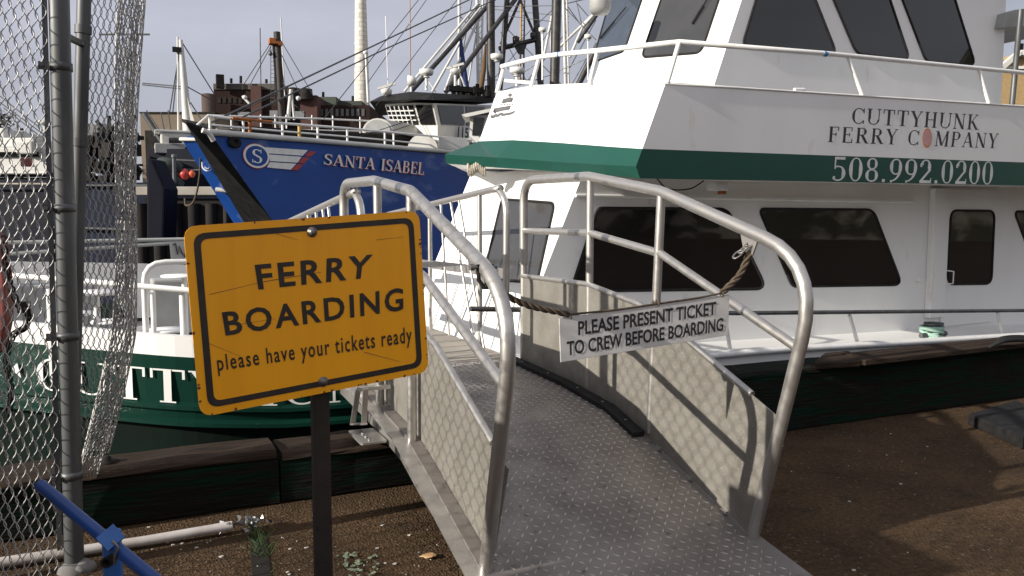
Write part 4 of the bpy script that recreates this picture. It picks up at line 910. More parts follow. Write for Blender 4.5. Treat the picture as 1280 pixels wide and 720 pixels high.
dkb = onD(245, 158, 15.6)
MB().prism([onD(233, 156, 14.9), si(263, 166), si(640, 196), si(640, 196)-snr*5, onD(228, 174, 16.4)+V(0, 0, .35)], (0, 0, .06)).build('deck', DARK, vb)
MB().tube([si(258, 165)+snr*.05, si(300, 168.5)+snr*.05, si(440, 180)+snr*.05, si(560, 190)+snr*.05, si(640, 197)+snr*.05], .058, 8).build('cap_rail', BOATW, vb)
MB().tube([onD(226, 174, 16.4), onD(246, 174, 15.7)], .04, 8).build('cap_rail', BOATW, vb)
MB().tube([onD(270, 237, 17.6), onD(288, 238.5, 17.6)], .055, 8).build('fairlead', BOATW, vb)
MB().tube([si(250, 163)+snr*.06, si(256, 166)+snr*.1, si(262, 176)+snr*.1], .05, 8).build('fairlead', BOATW, vb)
MB().lathe(si(292, 178), [(.16, 0), (.16, .05), (.08, .06), (.07, .02)], 14, (sdir, V(0, 0, 1)*.7, snr)).build('fairlead', DARK, vb)
# inner bulwark and shelter deck seen behind the rails
mbk = MB(); q0, q1 = si(300, 157, -1.8), si(640, 178, -1.8)
mbk.prism([V(q0.x, q0.y, q0.z-.9), V(q1.x, q1.y, q1.z-.9), q1, q0], -snr*.2); mbk.build('shelter', BLACKP, vb)
RP = lambda x, y, o=-.25: si(x, y, o)
rl = [RP(246, 157), RP(260, 144.5), RP(300, 149.5), RP(350, 154), RP(435, 160.5), RP(480, 164.5), RP(592, 175)]
MB().tube(rl, .028, 6).build('railing', WHITER, vb)
MB().tube([RP(262, 156), RP(350, 164), RP(435, 171), RP(480, 175), RP(592, 186)], .022, 6).build('railing', WHITER, vb)
fr_ = [RP(260, 144.5, -3.2), RP(400, 148.5, -3.2), RP(480, 152, -3.2), RP(600, 158, -3.2)]
MB().tube(fr_, .028, 6).build('railing', WHITER, vb); MB().tube([p+V(0, 0, -.32) for p in fr_], .02, 6).build('railing', WHITER, vb)
for px in (289, 326, 344, 358, 390, 416, 450): 
    p = RP(px, 148, -3.2); zz = fr_[0].z+(fr_[3].z-fr_[0].z)*(px-260)/340; MB().tube([V(p.x, p.y, zz), V(p.x, p.y, zz-.6)], .02, 6).build('rail_post', WHITER, vb)
def ry_(px):
    P_ = [(246, 157), (260, 144.5), (300, 149.5), (350, 154), (435, 160.5), (480, 164.5), (592, 175)]
    for (a, b), (c, d) in zip(P_, P_[1:]):
        if a <= px <= c: return b+(d-b)*(px-a)/(c-a)
for px, m_ in ((262, WHITER), (304, WHITER), (312, ORNG), (353, WHITER), (374, mat('yellow_post', (.5, .33, .08), .6)), (397, WHITER), (434, WHITER), (481, WHITER), (492, WHITER), (548, WHITER)):
    a = RP(px, ry_(px)); MB().tube([a, V(a.x, a.y, a.z-.46)], .035 if px in (312, 374) else .026, 6).build('rail_post', m_, vb)
MB().tube([RP(290, 147.5, -.2), RP(340, 152.5, -.2)], .03, 6).build('railing', ORNG, vb)
nt_ = MB()
for k in range(40): nt_.tube([RP(270+random.uniform(0, 16), 163+random.uniform(-3, 2)) for _ in range(3)], .018, 5)
nt_.build('rope_pile', ROPEW, vb)
# name, roundel with wings
for m_, o_, l_ in ((RED, (1.5, 1.0), .006), (TXTW, (0, 0), .014)):
    vs, fs, ly, sp = serif('SANTA ISABEL', gap=.045)
    pp = [(404.5, 192), (531, 203.5), (529.5, 218.5), (403.5, 205.5)]
    c4 = [si(a+o_[0], b+o_[1]) for a, b in pp]
    lettering('lettering', (vs, fs, ly), quadmap(c4), snr, m_, vb, l_)
def disc(c, rx_, rz, n, xd, m_, l_, zv=V(0, 0, 1), nm='roundel'):
    MB().poly([c+xd*math.cos(6.2832*k/30)*rx_+zv*math.sin(6.2832*k/30)*rz+n*l_ for k in range(30)]).build(nm, m_, vb)
rc = si(320.5, 195); ru = (si(336.5, 195.5)-rc).length; rv = (si(320.5, 180)-rc).length
for s_, m_, l_ in ((1.06, RED, .006), (1, TXTW, .010), (.84, BLUE, .014)): disc(rc, ru*s_, rv*s_, snr, sdir, m_, l_)
vs, fs, ly, sp = serif('S'); lettering('roundel_letter', (vs, fs, ly), quadmap([si(a, b) for a, b in [(313, 186), (327, 187), (328, 204.5), (314, 203.5)]]), snr, TXTW, vb, .018)
wg = MB(); k3 = lambda x, y: si(220+x/3, 140+y/3)+snr*.008
for q in ([(330, 132), (494, 143), (474, 164), (345, 155)], [(349, 159), (470, 168), (455, 190), (351, 184)], [(351, 188), (450, 194), (430, 216), (340, 208)]): wg.poly([k3(*p) for p in q])
wg.build('wing_stripes', TXTW, vb)
wg = MB()
for q in ([(500, 147), (525, 149), (505, 167), (480, 166)], [(476, 170), (500, 172), (479, 193), (457, 191)], [(453, 196), (476, 197), (456, 219), (432, 217)]): wg.poly([k3(*p) for p in q])
wg.build('wing_stripes', RED, vb)
c2 = onD(259, 205.5, 16.9); cn = (EYEP-c2).normalized(); cx = RT
for s_, m_, l_ in ((1, TXTW, .05), (.8, BLUE, .055)): disc(c2, .13*s_, .145*s_, cn, cx, m_, l_)
vs, fs, ly, sp = serif('S'); lettering('roundel_letter', (vs, fs, ly), quadmap([c2+cx*a+V(0, 0, b) for a, b in [(-.06, .09), (.06, .09), (.06, -.09), (-.06, -.09)]]), cn, TXTW, vb, .06)
# wheelhouse
lo_ = [onD(489, 156, 25.6), onD(525, 157, 24.6), onD(547, 157, 24.0), onD(612, 159, 27)]; up_ = [onD(481, 130, 25.3), onD(517, 128.5, 24.3), onD(541, 129, 23.7), onD(614, 131.5, 27)]
bk = lambda r: r+[r[3]+V(-2.0, 3.5, 0), r[0]+V(1.2, 3.2, 0)]
bs_ = [V(p.x, p.y, 2.6) for p in bk(lo_)]
MB().loft([bs_, bk(lo_), bk(up_)], closed=True, smooth=False).build('wheelhouse', BOATW, vb)
ro = [onD(462, 127, 25.5), onD(512, 124, 23.6), onD(541, 125, 23.2), onD(616, 128.5, 27)]; rt_ = [onD(476, 120, 25.7), onD(513, 114.5, 24.2), onD(541, 116, 23.8), onD(618, 121, 27)]
rr = MB(); rr.loft([bk(ro), bk(rt_)], closed=True, smooth=False); rr.poly(bk(rt_)); rr.poly(bk(ro)); rr.build('roof', BLACKP, vb)
def wq(i, u0, u1, v0, v1, m_=GLASS):
    a, b, c, d = lo_[i], lo_[i+1], up_[i+1], up_[i]; f_ = lambda u, v: (a.lerp(b, u)).lerp(d.lerp(c, u), v)
    n = (b-a).cross(d-a).normalized(); n = n if n.dot(EYEP-a) > 0 else -n
    q = [f_(u0, v0), f_(u1, v0), f_(u1, v1), f_(u0, v1)]
    o = MB().prism([p+n*.01 for p in q], n*.02).build('window', m_, vb); return q, n, o
q, n, o = wq(0, .04, .97, .06, .9)
gr = MB()
for k in range(1, 6): gr.bar(q[0].lerp(q[1], k/6)+n*.05, q[3].lerp(q[2], k/6)+n*.05, .03, .02, n)
for k in range(1, 4): gr.bar(q[0].lerp(q[3], k/4)+n*.05, q[1].lerp(q[2], k/4)+n*.05, .03, .02, n)
gr.build('grille', WHITER, o)
wq(1, .1, .92, .06, .92); wq(2, .06, .48, .05, .92); wq(2, .52, .86, .05, .92)
f115 = [onD(571, 158.5, 24.9), onD(584, 160, 25.3), onD(584, 173, 25.3), onD(570, 171.5, 24.9)]
vs, fs = norm(*sans('115', .03)); lettering('lettering', (vs, fs), quadmap(f115), snr, TXTB, vb, .05)
hs_ = [onD(577, 143, 23.2), onD(616, 135, 23.2), onD(616, 139, 23.2), onD(580, 147, 23.2)]
MB().prism(hs_, FH*1.2).build('canopy', BOATW, vb)
cbx = [onD(588, 145, 23.4), onD(612, 143, 23.4), onD(612, 178, 23.4), onD(586, 178, 23.4)]; co = MB().prism(cbx, FH*1.3).build('side_house', BOATW, vb)
MB().prism([onD(592, 147, 23.37), onD(606, 147, 23.37), onD(602, 169, 23.37), onD(590, 169, 23.37)], FH*.02).build('window', GLASS, co)
MB().lathe(onD(530, 188, 22.9), [(.42, -.35), (.42, .35)], 22, (RT, V(0, 0, 1), FH)).build('winch_drum', BOATW, vb)
MB().box(onD(560, 184, 23.5), (.9, .8, .5)).build('deck_box', BOATW, vb); MB().box(onD(576, 186, 24.5), (.4, .3, .4)).build('deck_box', BOATW, vb)
wb = MB(); c_ = onD(472, 166, 23.5)
for k in range(9):
    a = math.pi*k/8; 
wb.prism([c_+RT*(-math.cos(math.pi*k/10))*.45+V(0, 0, math.sin(math.pi*k/10)*.42) for k in range(11)], FH*2.2+RT*1.2); wb.build('hatch_hood', BOATW, vb)
wb = MB(); wb.prism([c_-FH*.02+RT*(-math.cos(math.pi*k/10))*.38+V(0, 0, .02+math.sin(math.pi*k/10)*.35) for k in range(11)], -FH*.02); wb.build('hatch_panel', GREYP, vb)
def seg(a, b, r, name='stay', m_=BLKST, par=vb, s=6):
    return MB().tube([onD(*a), onD(*b)], r, s).build(name, m_, par)
# masts and booms of the blue vessel
seg((515, 113, 27), (652, -40, 31), .085, 'boom'); seg((557, 115, 27), (685, -55, 31), .085, 'boom')
seg((614, 122, 29), (613, -40, 29), .15, 'mast'); seg((625, 112, 29.5), (637, -40, 29.5), .10, 'mast'); seg((676, 108, 30), (666, -40, 30), .12, 'mast')
seg((693, 108, 27), (697, -40, 27), .165, 'mast'); seg((624, 61, 29.5), (672, 49, 30), .09, 'cross_beam'); seg((626, 55, 29.5), (650, 0, 29.5), .05, 'brace'); seg((672, 52, 30), (650, 0, 30), .05, 'brace')
seg((650, 106, 30), (652, -30, 30), .035, 'ladder_rail', mat('ochre_paint', (.42, .26, .08), .6)); seg((654.5, 106, 30), (656, -30, 30), .03, 'ladder_rail', BLKST)
ld = MB()
for k in range(22): ld.tube([onD(650.3, 104-k*6, 30), onD(655, 103.5-k*6, 30)], .012, 4)
ld.build('rungs', BLKST, vb)
MB().add([onD(642, 57, 29.6), onD(659, 55, 29.6), onD(654, 68, 29.6), onD(648, 68, 29.6), onD(650, 57, 30.2)], [(0, 1, 2, 3), (0, 4, 1), (1, 4, 2), (2, 4, 3), (3, 4, 0)]).build('block', BLKST, vb)
MB().lathe(onD(645, 50, 29.4), [(0, -.15), (.12, -.1), (.13, .1), (0, .16)], 10).build('block', BLKST, vb); MB().lathe(onD(666, 44, 29.8), [(0, -.13), (.1, -.08), (.1, .08), (0, .13)], 10).build('block', BLKST, vb)
seg((258, 156, 15.6), (480, 51, 24), .022, 'stay', GALV); seg((480, 51, 24), (640, -26, 30), .022, 'stay', GALV)
seg((300, 148, 17), (480, 62, 24), .02, 'stay', GALV); seg((480, 62, 24), (640, -10, 30), .02, 'stay', GALV)
for a, b in (((405, 148, 20), (527, -5, 27)), ((470, 132, 24), (575, -5, 28)), ((460, 103, 25), (540, -10, 28)), ((445, 172, 22), (613, 118, 28)), ((478, 168, 23), (612, 122, 28)), ((600, 122, 27), (700, 90, 28)), ((615, 8, 29), (700, 7, 28)), ((635, 20, 29), (690, 27, 28)), ((640, 60, 29), (693, 10, 27)), ((672, 60, 30), (693, 30, 27)), ((626, 40, 29), (660, 105, 30)), ((650, 60, 30), (612, 105, 29))):
    seg(a, b, .012, 'stay', BLKST, vb, 5)
seg((513, 96, 26), (512, -30, 26), .018, 'antenna', mat('brown_antenna', (.35, .24, .17), .6)); seg((485, 108, 25.5), (482, 20, 25.5), .012, 'antenna', WHITER); seg((460, 128, 25), (457, 65, 25), .03, 'antenna', WHITER)
MB().lathe(onD(457, 65, 25), [(0, -.08), (.08, -.05), (.08, .05), (0, .09)], 10).build('antenna_head', WHITER, vb)
def radar(px, py, d, w_, nm='radar'):
    c_ = onD(px, py, d); MB().lathe(c_, [(w_*.5, -w_*.9), (w_*.25, -w_*.6), (w_*.85, -w_*.55), (w_, -w_*.3), (w_, .05), (w_*.8, w_*.18), (0, w_*.22)], 16).build(nm, BOATW, vb)
radar(533, 89, 25.5, .22); seg((533, 113, 25.5), (533, 92, 25.5), .045, 'radar_post', WHITER); seg((533, 98, 25.5), (545, 115, 25.5), .02, 'radar_post', WHITER)
for px, py, d in ((483, 108, 25), (569, 83, 26.5)):
    c_ = onD(px, py, d); MB().bar(c_+RT*-.28+V(0, 0, -.07), c_+RT*.28+V(0, 0, .09), .07, .07).lathe(c_+V(0, 0, -.05), [(.03, -.24), (.16, -.18), (.18, -.06), (.05, 0)], 12).build('radar', BOATW, vb)
seg((569, 114, 26.5), (569, 88, 26.5), .04, 'radar_post', WHITER); seg((566, 86, 26.5), (556, 113, 26.5), .03, 'radar_post', WHITER); seg((572, 86, 26.5), (582, 110, 26.5), .03, 'radar_post', WHITER)
radar(621, 70, 26, .2); radar(646, 87, 25, .22); radar(678, 37, 24, .11); radar(735, 46, 20, .09); seg((678, 100, 24), (678, 42, 24), .025, 'radar_post', WHITER); seg((735, 100, 20), (735, 48, 20), .018, 'radar_post', WHITER); seg((646, 108, 25), (646, 92, 25), .05, 'radar_post', WHITER)
c_ = onD(514, 101, 25); MB().lathe(c_, [(.05, -.16), (.13, -.12), (.17, .1), (.15, .1), (.0, .06)], 14, (V(0, 0, 1), FH, -RT)).build('searchlight', BOATW, vb); seg((514, 115, 25), (514, 105, 25), .03, 'radar_post', WHITER)
MB().box(onD(580, 112, 26), (1.1, .25, .16)).build('light_bar', BLACKP, vb)
clut = MB()
for k in range(26): p = onD(random.uniform(565, 612), 118, random.uniform(26, 28)); clut.box(p+V(0, 0, random.uniform(0, .15)), (.1, .1, random.uniform(.1, .4)))
clut.build('roof_gear', DARK, vb)
# ================================================================ OTHER BOATS AND THE FAR SHORE
def seg2(par, a, b, r, name='stay', m_=BLKST, s=6): return MB().tube([onD(*a), onD(*b)], r, s).build(name, m_, par)
def hullbox(par, x0, x1, ytop, d, m_, beam_=4, zb=-1.5, bow=0, name='hull'):
    a, b = onD(x0, ytop, d), onD(x1, ytop, d); z = a.z; b.z = z; fw_ = FH*beam_; e = RT*bow
    top = [a-e, b, b+fw_, a+fw_, a-e*1.5+fw_*.5]; bot = [V(p.x, p.y, zb) for p in (a+RT*.4, b, b+fw_, a+fw_+RT*.4, a+fw_*.5)]
    mb = MB(); mb.loft([bot, top], closed=True, smooth=False); mb.poly(top); return mb.build(name, m_, par)
# white lattice rig of the trawler lying beyond the blue vessel
tw = thing('trawler', 'trawler with white lattice masts and nets behind the blue vessel wheelhouse', 'fishing boat', onD(600, 278, 38))
hullbox(tw, 520, 780, 190, 37, DKBLUE, 6)
for a, b, r in (((574, 120, 38), (574, -30, 38), .07), ((598, 120, 38), (596, -30, 38), .08), ((601, 118, 38), (604, -20, 38), .05), ((505, 115, 36), (598, 4, 38), .06), ((511, 118, 36), (602, 8, 38), .05), ((540, 115, 37), (598, 12, 38), .06), ((558, 112, 37), (600, 20, 38), .06), ((583, 118, 38), (596, 40, 38), .04),
                ((707, 110, 36), (704, -20, 36), .07), ((711, 110, 36), (708, -20, 36), .05), ((680, 70, 36), (690, 20, 36), .06), ((696, 62, 36), (740, 20, 36), .06), ((712, 72, 36), (728, 34, 36), .06), ((728, 34, 36), (746, 14, 36), .08), ((690, 110, 36), (688, 40, 36), .04)):
    seg2(tw, a, b, r, 'mast', BOATW)
lat = MB()
for k in range(18):
    y = 116-k*8; lat.tube([onD(598, y, 38), onD(602, y-5, 38)], .02, 4); lat.tube([onD(707, y-4, 36), onD(711, y-8, 36)], .02, 4); lat.tube([onD(574, y, 38), onD(580, y-6, 38)], .015, 4)
lat.build('lattice', BOATW, tw)
nb2 = MB(); nb2.tube([onD(582, 112, 37.5), onD(578, 80, 37.5), onD(576, 48, 37.5)], [.2, .16, .06], 8); nb2.build('net_bundle', mat('blue_net', (.03, .05, .16), .9, nscale=30), tw)
nb2 = MB(); nb2.tube([onD(601, 112, 37), onD(605, 85, 37), onD(607, 55, 37)], [.13, .12, .05], 8); nb2.build('net_bundle', mat('brown_net', (.12, .07, .03), .9, nscale=30), tw)
seg2(tw, (720, 112, 34), (748, 55, 34), .13, 'boom'); seg2(tw, (722, 53, 34), (749, 14, 34), .08, 'boom')
for a, b in (((560, 60, 37), (600, 5, 38)), ((600, 10, 38), (706, 20, 36)), ((706, 10, 36), (745, 50, 35)), ((706, 5, 36), (760, -8, 36)), ((704, 0, 36), (728, 34, 36)), ((628, 30, 37), (706, 110, 36)), ((690, 92, 36), (745, 68, 35)), ((712, 85, 36), (745, 25, 35)), ((660, 100, 37), (708, 40, 36)), ((715, 105, 36), (735, 70, 36)), ((600, 100, 38), (680, 100, 37)), ((575, 20, 38), (640, 90, 38)), ((590, 0, 38), (570, 115, 38)), ((640, 100, 37), (700, 60, 36)), ((728, 34, 36), (720, 0, 36)), ((735, 20, 36), (722, 5, 36))):
    seg2(tw, a, b, .022, 'stay', GALV, 5)
# boat with tall tapered white mast
wm = thing('fishing_boat', 'small boat with tall white tapering mast left of the blue bow', 'fishing boat', onD(232, 278, 30))
hullbox(wm, 196, 300, 186, 29, DKBLUE, 4, bow=.3)
MB().tube([onD(236, 175, 30), onD(234, 150, 30), onD(226, 50, 30)], [.2, .17, .07], 10).build('mast', BOATW, wm)
MB().tube([onD(223, 175, 30), onD(222, 46, 30)], .035, 6).build('mast', BOATW, wm)
MB().add([onD(234, 155, 29.9), onD(232, 115, 29.9), onD(244, 155, 29.9), onD(234, 155, 30.3), onD(232, 115, 30.3), onD(244, 155, 30.3)], [(0, 1, 2), (3, 5, 4), (0, 3, 4, 1), (1, 4, 5, 2), (0, 2, 5, 3)]).build('gusset', BOATW, wm)
MB().box(onD(221, 62, 29.9), (.3, .2, .16)).build('mast_light', BLACKP, wm)
cb2 = MB(); cb2.box(onD(219, 177, 30), (1.0, 1.6, .55)); cb2.build('cabin', BOATW, wm, .05); MB().box(onD(217, 167, 30), (1.3, 1.8, .08)).build('cabin_roof', BOATW, wm, .02)
MB().prism([onD(211, 172, 29.0), onD(227, 172, 29.0), onD(227, 179, 29.0), onD(211, 179, 29.0)], FH*.05).build('window', GLASS, wm)
MB().box(onD(212, 187, 29.5), (1.0, 1, .36)).build('trunk_cabin', GREYP, wm, .03)
for a, b in (((227, 52, 30), (268, 118, 31)), ((235, 109, 30), (262, 124, 31)), ((225, 60, 30), (212, 140, 30)), ((224, 66, 30), (216, 140, 30)), ((235, 109, 30), (178, 104, 30)), ((235, 112, 30), (178, 106, 30)), ((238, 128, 30), (252, 150, 30)), ((178, 140, 30), (202, 175, 30)), ((183, 138, 30), (208, 176, 30)), ((201, 140, 30), (206, 166, 30)), ((210, 138, 30), (214, 165, 30))): seg2(wm, a, b, .022, 'stay', GALV, 5)
seg2(wm, (180, 142, 30), (203, 178, 30), .10, 'boom', GALV)
# dark masted boat behind the blue vessel
dm = thing('fishing_boat', 'fishing boat whose dark mast with orange platform rises over the blue vessel rail', 'fishing boat', onD(350, 278, 42))
hullbox(dm, 300, 470, 190, 41, DARK, 5)
seg2(dm, (353, 160, 42), (346, 40, 42), .17, 'mast', mat('dark_mast', (.03, .022, .018), .7)); seg2(dm, (347, 120, 42), (342, 50, 42), .09, 'mast', DARK)
pf = MB(); pf.box(onD(344, 54, 41.9), (.62, .5, .14)); pf.box(onD(340, 51, 41.9), (.3, .5, .2)); pf.box(onD(350, 56, 41.9), (.2, .3, .1)); pf.build('platform', ORNG, dm)
ld = MB()
for k in range(14): ld.tube([onD(338.5, 62+k*5, 42), onD(343, 62+k*5, 42)], .015, 4)
ld.tube([onD(338.5, 58, 42), onD(338.5, 132, 42)], .02, 4); ld.tube([onD(343, 58, 42), onD(343, 132, 42)], .02, 4); ld.build('ladder', GALV, dm)
MB().lathe(onD(338, 66, 41.8), [(.04, -.15), (.12, -.1), (.05, .12), (0, .14)], 10).build('mast_light', GALV, dm)
for a, b in (((346, 42, 42), (305, 105, 42)), ((346, 44, 42), (313, 105, 42)), ((346, 42, 42), (391, 118, 42)), ((348, 60, 42), (375, 118, 42)), ((350, 62, 42), (356, 115, 42)), ((351, 115, 42), (280, 150, 40)), ((356, 120, 42), (400, 160, 40))): seg2(dm, a, b, .02, 'stay', BLKST, 5)
seg2(dm, (326, 105, 45), (325, 35, 45), .03, 'antenna', GALV); seg2(dm, (356, 120, 45), (351, 22, 45), .03, 'antenna', BOATW)
wp = MB(); wp.tube([onD(360, 150, 41), onD(364, 112, 41)], .10, 8); wp.tube([onD(368, 150, 41), onD(364, 112, 41)], .06, 8); wp.build('gantry', BOATW, dm)
for c_ in ((306, 122), (373, 123)): MB().lathe(onD(c_[0], c_[1], 40), [(0, -.12), (.11, -.06), (.12, .06), (0, .13)], 10).build('mast_light', BOATW, dm)
seg2(dm, (303, 120, 40), (312, 130, 40), .06, 'mast_light', BOATW)
# boats beyond the fence
wb_ = thing('work_boat', 'white two decked boat seen through the mesh at the far left', 'boat', onD(10, 278, 30))
hullbox(wb_, -120, 62, 222, 29.5, DKBLUE, 6)
for x0, x1, y0, y1, d in ((-110, 60, 184, 216, 30), (-100, 42, 172, 184, 30.5), (20, 40, 176, 192, 29.6), (-100, 5, 160, 174, 31)):
    a = onD(x0, y1, d); b = onD(x1, y1, d); hgt = onD(x0, y0, d).z-a.z
    MB().box((a+b)/2+V(0, 0, hgt/2)+FH*1.5, ((b-a).length, 3, hgt), (RT, FH, V(0, 0, 1))).build('deckhouse', BOATW, wb_, .05)
MB().prism([onD(-100, 190, 29.95), onD(52, 190, 29.95), onD(52, 196, 29.95), onD(-100, 196, 29.95)], -FH*.04).build('window_band', GLASS, wb_)
MB().tube([onD(-100, 216, 29.3), onD(60, 216, 29.3)], .06, 6).build('cap_rail', BOATW, wb_); MB().tube([onD(-100, 230, 29.2), onD(62, 230, 29.2)], .04, 6).build('stripe', CONC, wb_)
MB().box(onD(34, 203, 29.3), (.4, .3, .3)).build('deck_crate', mat('faded_red', (.15, .04, .035), .8), wb_, .03)
for a, b in (((0, 120, 33), (60, 168, 31)), ((0, 128, 33), (60, 172, 31)), ((5, 135, 33), (60, 178, 31))): seg2(wb_, a, b, .025, 'stay', GALV, 5)
MB().lathe(onD(56, 153, 30), [(0, -.1), (.2, -.08), (.22, .04), (0, .16)], 12).build('radar', BOATW, wb_); seg2(wb_, (56, 172, 30), (56, 155, 30), .04, 'radar_post', BOATW)
db = thing('fishing_boat', 'dark blue fishing boat with cluttered black gear seen through the curling mesh', 'fishing boat', onD(130, 278, 26))
hullbox(db, 60, 192, 228, 25, mat('navy_hull', (.006, .011, .032), .6, 0, .15, col2=(.007, .010, .022), nscale=1), 5)
MB().tube([onD(60, 232, 24.9), onD(190, 232, 24.9)], .04, 6).build('cap_rail', GALV, db); MB().tube([onD(60, 284, 24.9), onD(190, 288, 24.9)], .05, 6).build('rub_rail', GALV, db)
gr2 = MB()
for k in range(95):
    p = onD(random.uniform(104, 176), random.uniform(170, 226), random.uniform(25.2, 28)); s_ = random.uniform(.08, .38); gr2.box(p, (s_, s_, s_*random.uniform(.5, 1.5)), (V(math.cos(k), math.sin(k), 0), V(-math.sin(k), math.cos(k), 0), V(0, 0, 1)))
for k in range(10): gr2.tube([onD(random.uniform(104, 178), random.uniform(140, 165), 26), onD(random.uniform(104, 178), 215, 26)], .06, 6)
o = gr2.build('deck_gear', DARK, db); o['kind'] = 'stuff'
MB().box(onD(128, 166, 26.5), (.9, 1, .5)).build('cabin', BOATW, db, .05); seg2(db, (160, 150, 26), (158, 60, 26), .05, 'mast', GALV); seg2(db, (124, 43, 26), (187, 43, 26), .03, 'spreader', GALV); seg2(db, (166, 170, 26), (163, 42, 26), .03, 'mast', GALV)
MB().box(onD(157, 67, 25.9), (.18, .15, .25)).build('mast_light', BOATW, db)
# dark pier with pale edge, nets and buoys
pr = thing('pier', 'dark timber pier with pale concrete edge left of the blue bow', 'pier', onD(230, 278, 21))
a, b = onD(170, 238.5, 21), onD(420, 238.5, 21); MB().box((a+b)/2+FH*1.6, ((b-a).length, 3.2, .22), (RT, FH, V(0, 0, 1))).build('deck', CONC, pr, .02)
for k in range(9):
    p = onD(176+k*22, 245, 21.2); MB().tube([p+V(0, 0, -.2), V(p.x, p.y, -2)], .16, 10).build('pile', DARK, pr)
a, b = onD(170, 262, 20.7), onD(420, 262, 20.7); MB().box((a+b)/2+FH*.6+V(0, 0, -1.2), ((b-a).length, .2, 3.0), (RT, FH, V(0, 0, 1))).build('pier_shade_sheet', DARK, pr)  # dark sheet added in front of the piles as the shade under the deck
pp_ = [onD(183, 197, 19.5), onD(190, 199, 19.5), onD(206, 236, 19.5), onD(204, 300, 19.5), onD(183, 302, 19.5)]
tag(MB().prism(pp_, FH*.8).build('dolphin_pile', mat('navy_fender', (.005, .006, .013), .8, 0, .15), None, .05), 'dark blue fender pile beside the pier right of the mesh', 'pile')
for px, py, r_, lb in ((231, 218, .135, 'large red buoy hanging over the far pier'), (240, 217.5, .09, 'small orange red buoy beside the large red one')):
    c_ = onD(px, py, 22); tag(MB().lathe(c_, [(0, -r_*1.1), (r_*.6, -r_*.85), (r_, -.1*r_), (r_*.95, .3*r_), (r_*.5, .9*r_), (r_*.2, 1.15*r_), (0, 1.2*r_)], 16).build('buoy', RED if r_ > .1 else mat('orange_buoy', (.6, .10, .03), .5)), lb, 'buoy', 'red buoys by the pier')
ntp = MB()
for k in range(24):
    p = onD(random.uniform(198, 216), random.uniform(205, 232), random.uniform(22, 23.5)); s_ = random.uniform(.15, .4); ntp.lathe(p, [(0, -s_*.6), (s_*.8, -s_*.3), (s_, .1*s_), (s_*.5, s_*.6), (0, s_*.7)], 8)
tag(ntp.build('net_pile', mat('green_net', (.02, .032, .03), .95, col2=(.04, .05, .045), nscale=20, bump=.6)), 'dark green heap of nets on the far pier', 'nets')
tag(MB().tube([onD(218, 228, 21.5), onD(217.5, 198, 21.5)], .05, 8).lathe(onD(217.5, 197, 21.5), [(.07, 0), (.07, .08), (0, .1)], 8).build('pier_post', GALV), 'pale metal post standing on the far pier', 'post')
tag(MB().tube([onD(219, 200, 23), onD(262, 202, 23)], .03, 6).tube([onD(219, 212, 23), onD(262, 213, 23)], .03, 6).build('pier_rail', GALV), 'thin grey rails along the far pier behind the buoys', 'railing')
tag(MB().tube(crom([onD(250, 170, 16.5), onD(250, 215, 16.8), onD(243, 250, 17), onD(233, 257, 17.2), onD(231, 248, 17.3)], 6), .02, 6).build('hanging_rope', ROPED), 'rope hanging from the blue bow in front of the pier', 'rope')

# buildings
def block(par, x0, x1, yt, d, dep, m_, name='wall', zb=2.0):
    a, b = onD(x0, yt, d), onD(x1, yt, d); z = a.z
    return MB().box(((a+b)/2).xy.to_3d()+V(0, 0, (z+zb)/2)+FH*dep/2, ((b-a).length, dep, z-zb), (RT, FH, V(0, 0, 1))).build(name, m_, par)
bb = thing('brick_factory', 'dark brick factory with rooftop tanks below the white chimney', 'building', onD(360, 278, 100))
block(bb, 267, 352, 112, 100, 20, BRICK); block(bb, 266.5, 352.5, 104.5, 99.8, 20.4, mat('parapet', (.08, .072, .065), .9), 'parapet', onD(300, 112, 100).z)
block(bb, 313, 326, 107, 99.4, 3, mat('red_brick', (.062, .026, .022), .9), 'stair_tower'); block(bb, 375, 396, 119, 99, 14, mat('red_brick', (.066, .027, .024), .9, nscale=.5), 'wall')
block(bb, 394, 462, 131.5, 101, 14, BRICK); block(bb, 397, 420, 121, 104, 6, mat('green_roof_house', (.06, .075, .06), .9), 'roof_house'); block(bb, 418, 452, 126, 105, 6, mat('grey_green', (.05, .055, .05), .9), 'roof_house'); block(bb, 350, 378, 112, 110, 8, BRICK)
for px, yt in ((367, 111), (382.5, 112)):
    c_ = onD(px, yt, 98.5); MB().lathe(c_, [(.75, -1.2), (.8, -.6), (.75, .05), (0, .2)], 14).build('roof_tank', DARK, bb)
c_ = onD(261, 139, 98); MB().lathe(V(c_.x, c_.y, 2), [(.8, 0), (.8, c_.z+.0), (0, c_.z+.15)], 16).build('tank', mat('rusty_tank', (.06, .038, .03), .8), bb)
for x0, x1, y0, y1 in ((337, 347, 138, 147), (366, 380, 139, 149), (297, 312, 140, 146)):
    MB().prism([onD(x0, y0, 98.9), onD(x1, y0, 98.9), onD(x1, y1, 98.9), onD(x0, y1, 98.9)], FH*.05).build('window', mat('dull_window', (.16, .17, .18), .5), bb)
for k in range(6):
    x0 = 272+k*6.6; MB().prism([onD(x0, 122, 99.9), onD(x0+4, 122, 99.9), onD(x0+4, 129, 99.9), onD(x0, 129, 99.9)], FH*.08).build('window', DARK, bb)
for k in range(9):
    x0 = 400+k*6.5; MB().prism([onD(x0, 136, 100.9), onD(x0+3.6, 136, 100.9), onD(x0+3.6, 145, 100.9), onD(x0, 145, 100.9)], FH*.08).build('window', mat('dim_pane', (.07, .075, .08), .4) if k == 0 else bpy.data.materials['dim_pane'], bb)
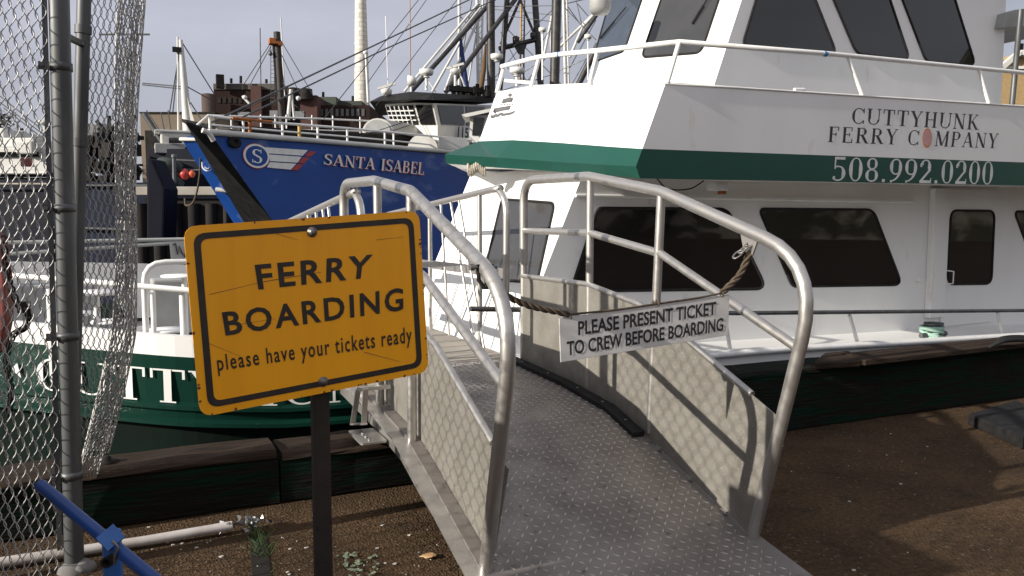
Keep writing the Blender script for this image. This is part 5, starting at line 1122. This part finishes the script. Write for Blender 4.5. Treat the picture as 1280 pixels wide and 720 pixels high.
for px, yt, yb in ((289, 98, 104), (301, 95, 104), (333, 99, 104), (345, 101, 104), (404, 115, 121), (441, 120, 126)):
    MB().tube([onD(px, yb, 99), onD(px, yt, 99)], .16, 8).build('roof_pipe', DARK, bb)
MB().box(onD(275, 102, 99), (.9, .9, 1.6)).build('roof_vent', DARK, bb)
ty = thing('tan_warehouse', 'long tan warehouse on the shore left of the factory', 'building', onD(222, 278, 92))
block(ty, 175, 268, 141, 92, 14, TAN); block(ty, 174, 269, 139.8, 91.8, 14.4, DARK, 'roof_edge', onD(200, 141.5, 92).z); block(ty, 181, 198, 163, 91.7, 2, DARK, 'door')
chm = thing('chimney', 'tall white brick chimney behind the blue fishing vessel', 'chimney', onD(451, 278, 130))
cb_ = onD(453, 150, 130); ct_ = onD(446.5, -6, 130); ax_ = V(cb_.x, cb_.y, 0)
mbc = MB(); mbc.lathe(ax_, [(1.35, 1.5), (1.28, cb_.z), (.86, ct_.z)], 28); ch_ = mbc.build('stack', WBRICK, chm)
MB().lathe(ax_+V(0, 0, ct_.z-.0), [(.9, -.5), (.93, -.1), (.9, .35), (.7, .35)], 24).build('rim', DARK, chm)
gh = thing('gabled_house', 'tan house with white gable beyond the ferry at the right edge', 'house', onD(1290, 278, 60))
wl = [onD(1250, 135, 60), onD(1250, 85, 60), onD(1272, 66, 60), onD(1330, 88, 60), onD(1330, 140, 60)]
wl = [V(wl[0].x, wl[0].y, 0)]+wl[1:4]+[V(wl[4].x, wl[4].y, 0)]
MB().prism(wl, FH*9).build('wall', mat('ochre_wall', (.36, .25, .12), .9), gh)
for a, b in ((wl[1], wl[2]), (wl[2], wl[3])): MB().bar(a-FH*.2, b-FH*.2, .5, .35).build('gable_trim', BOATW, gh)
MB().bar(wl[1]-FH*.15, V(wl[3].x, wl[3].y, wl[1].z)-FH*.15, .15, .2).build('cornice', BOATW, gh)
MB().prism([onD(1247, 76, 61), onD(1262, 74, 61), onD(1262, 90, 61), onD(1247, 90, 61)], FH*3).build('chimney', DARK, gh)
# tree on the shore at the far left
def tree(px, yt, d, wd, label):
    base = onD(px, 278, d); base.z = 2.5; top = onD(px, yt, d)
    t = thing('tree', label, 'tree', base, 0, 'trees on the far shore'); h = top.z-2.5
    MB().tube([base, base+V(.1, 0, h*.5), base+V(.2, 0, h*.8)], [.35, .2, .06], 8).build('trunk', DARK, t)
    mb = MB()
    for k in range(900):
        a = random.random()*6.28; e = random.uniform(-1, 1); r_ = random.random()**.4; q = base+V(math.cos(a)*wd*r_*math.sqrt(1-e*e), math.sin(a)*wd*r_*math.sqrt(1-e*e), h*.62+e*r_*h*.40)
        s_ = random.uniform(.15, .5); mb.add([q+V(*(random.uniform(-s_, s_) for _ in range(3))) for _ in range(3)], [(0, 1, 2)])
    mb.build('crown', mat('shore_foliage', (.05, .05, .035), .9, col2=(.03, .035, .025), nscale=.6), t)
tree(12, 140, 85, 2.2, 'dark bare looking tree on the far shore behind the white boat'); tree(-14, 136, 88, 2.6, 'dark tree at the far left edge of the shore')
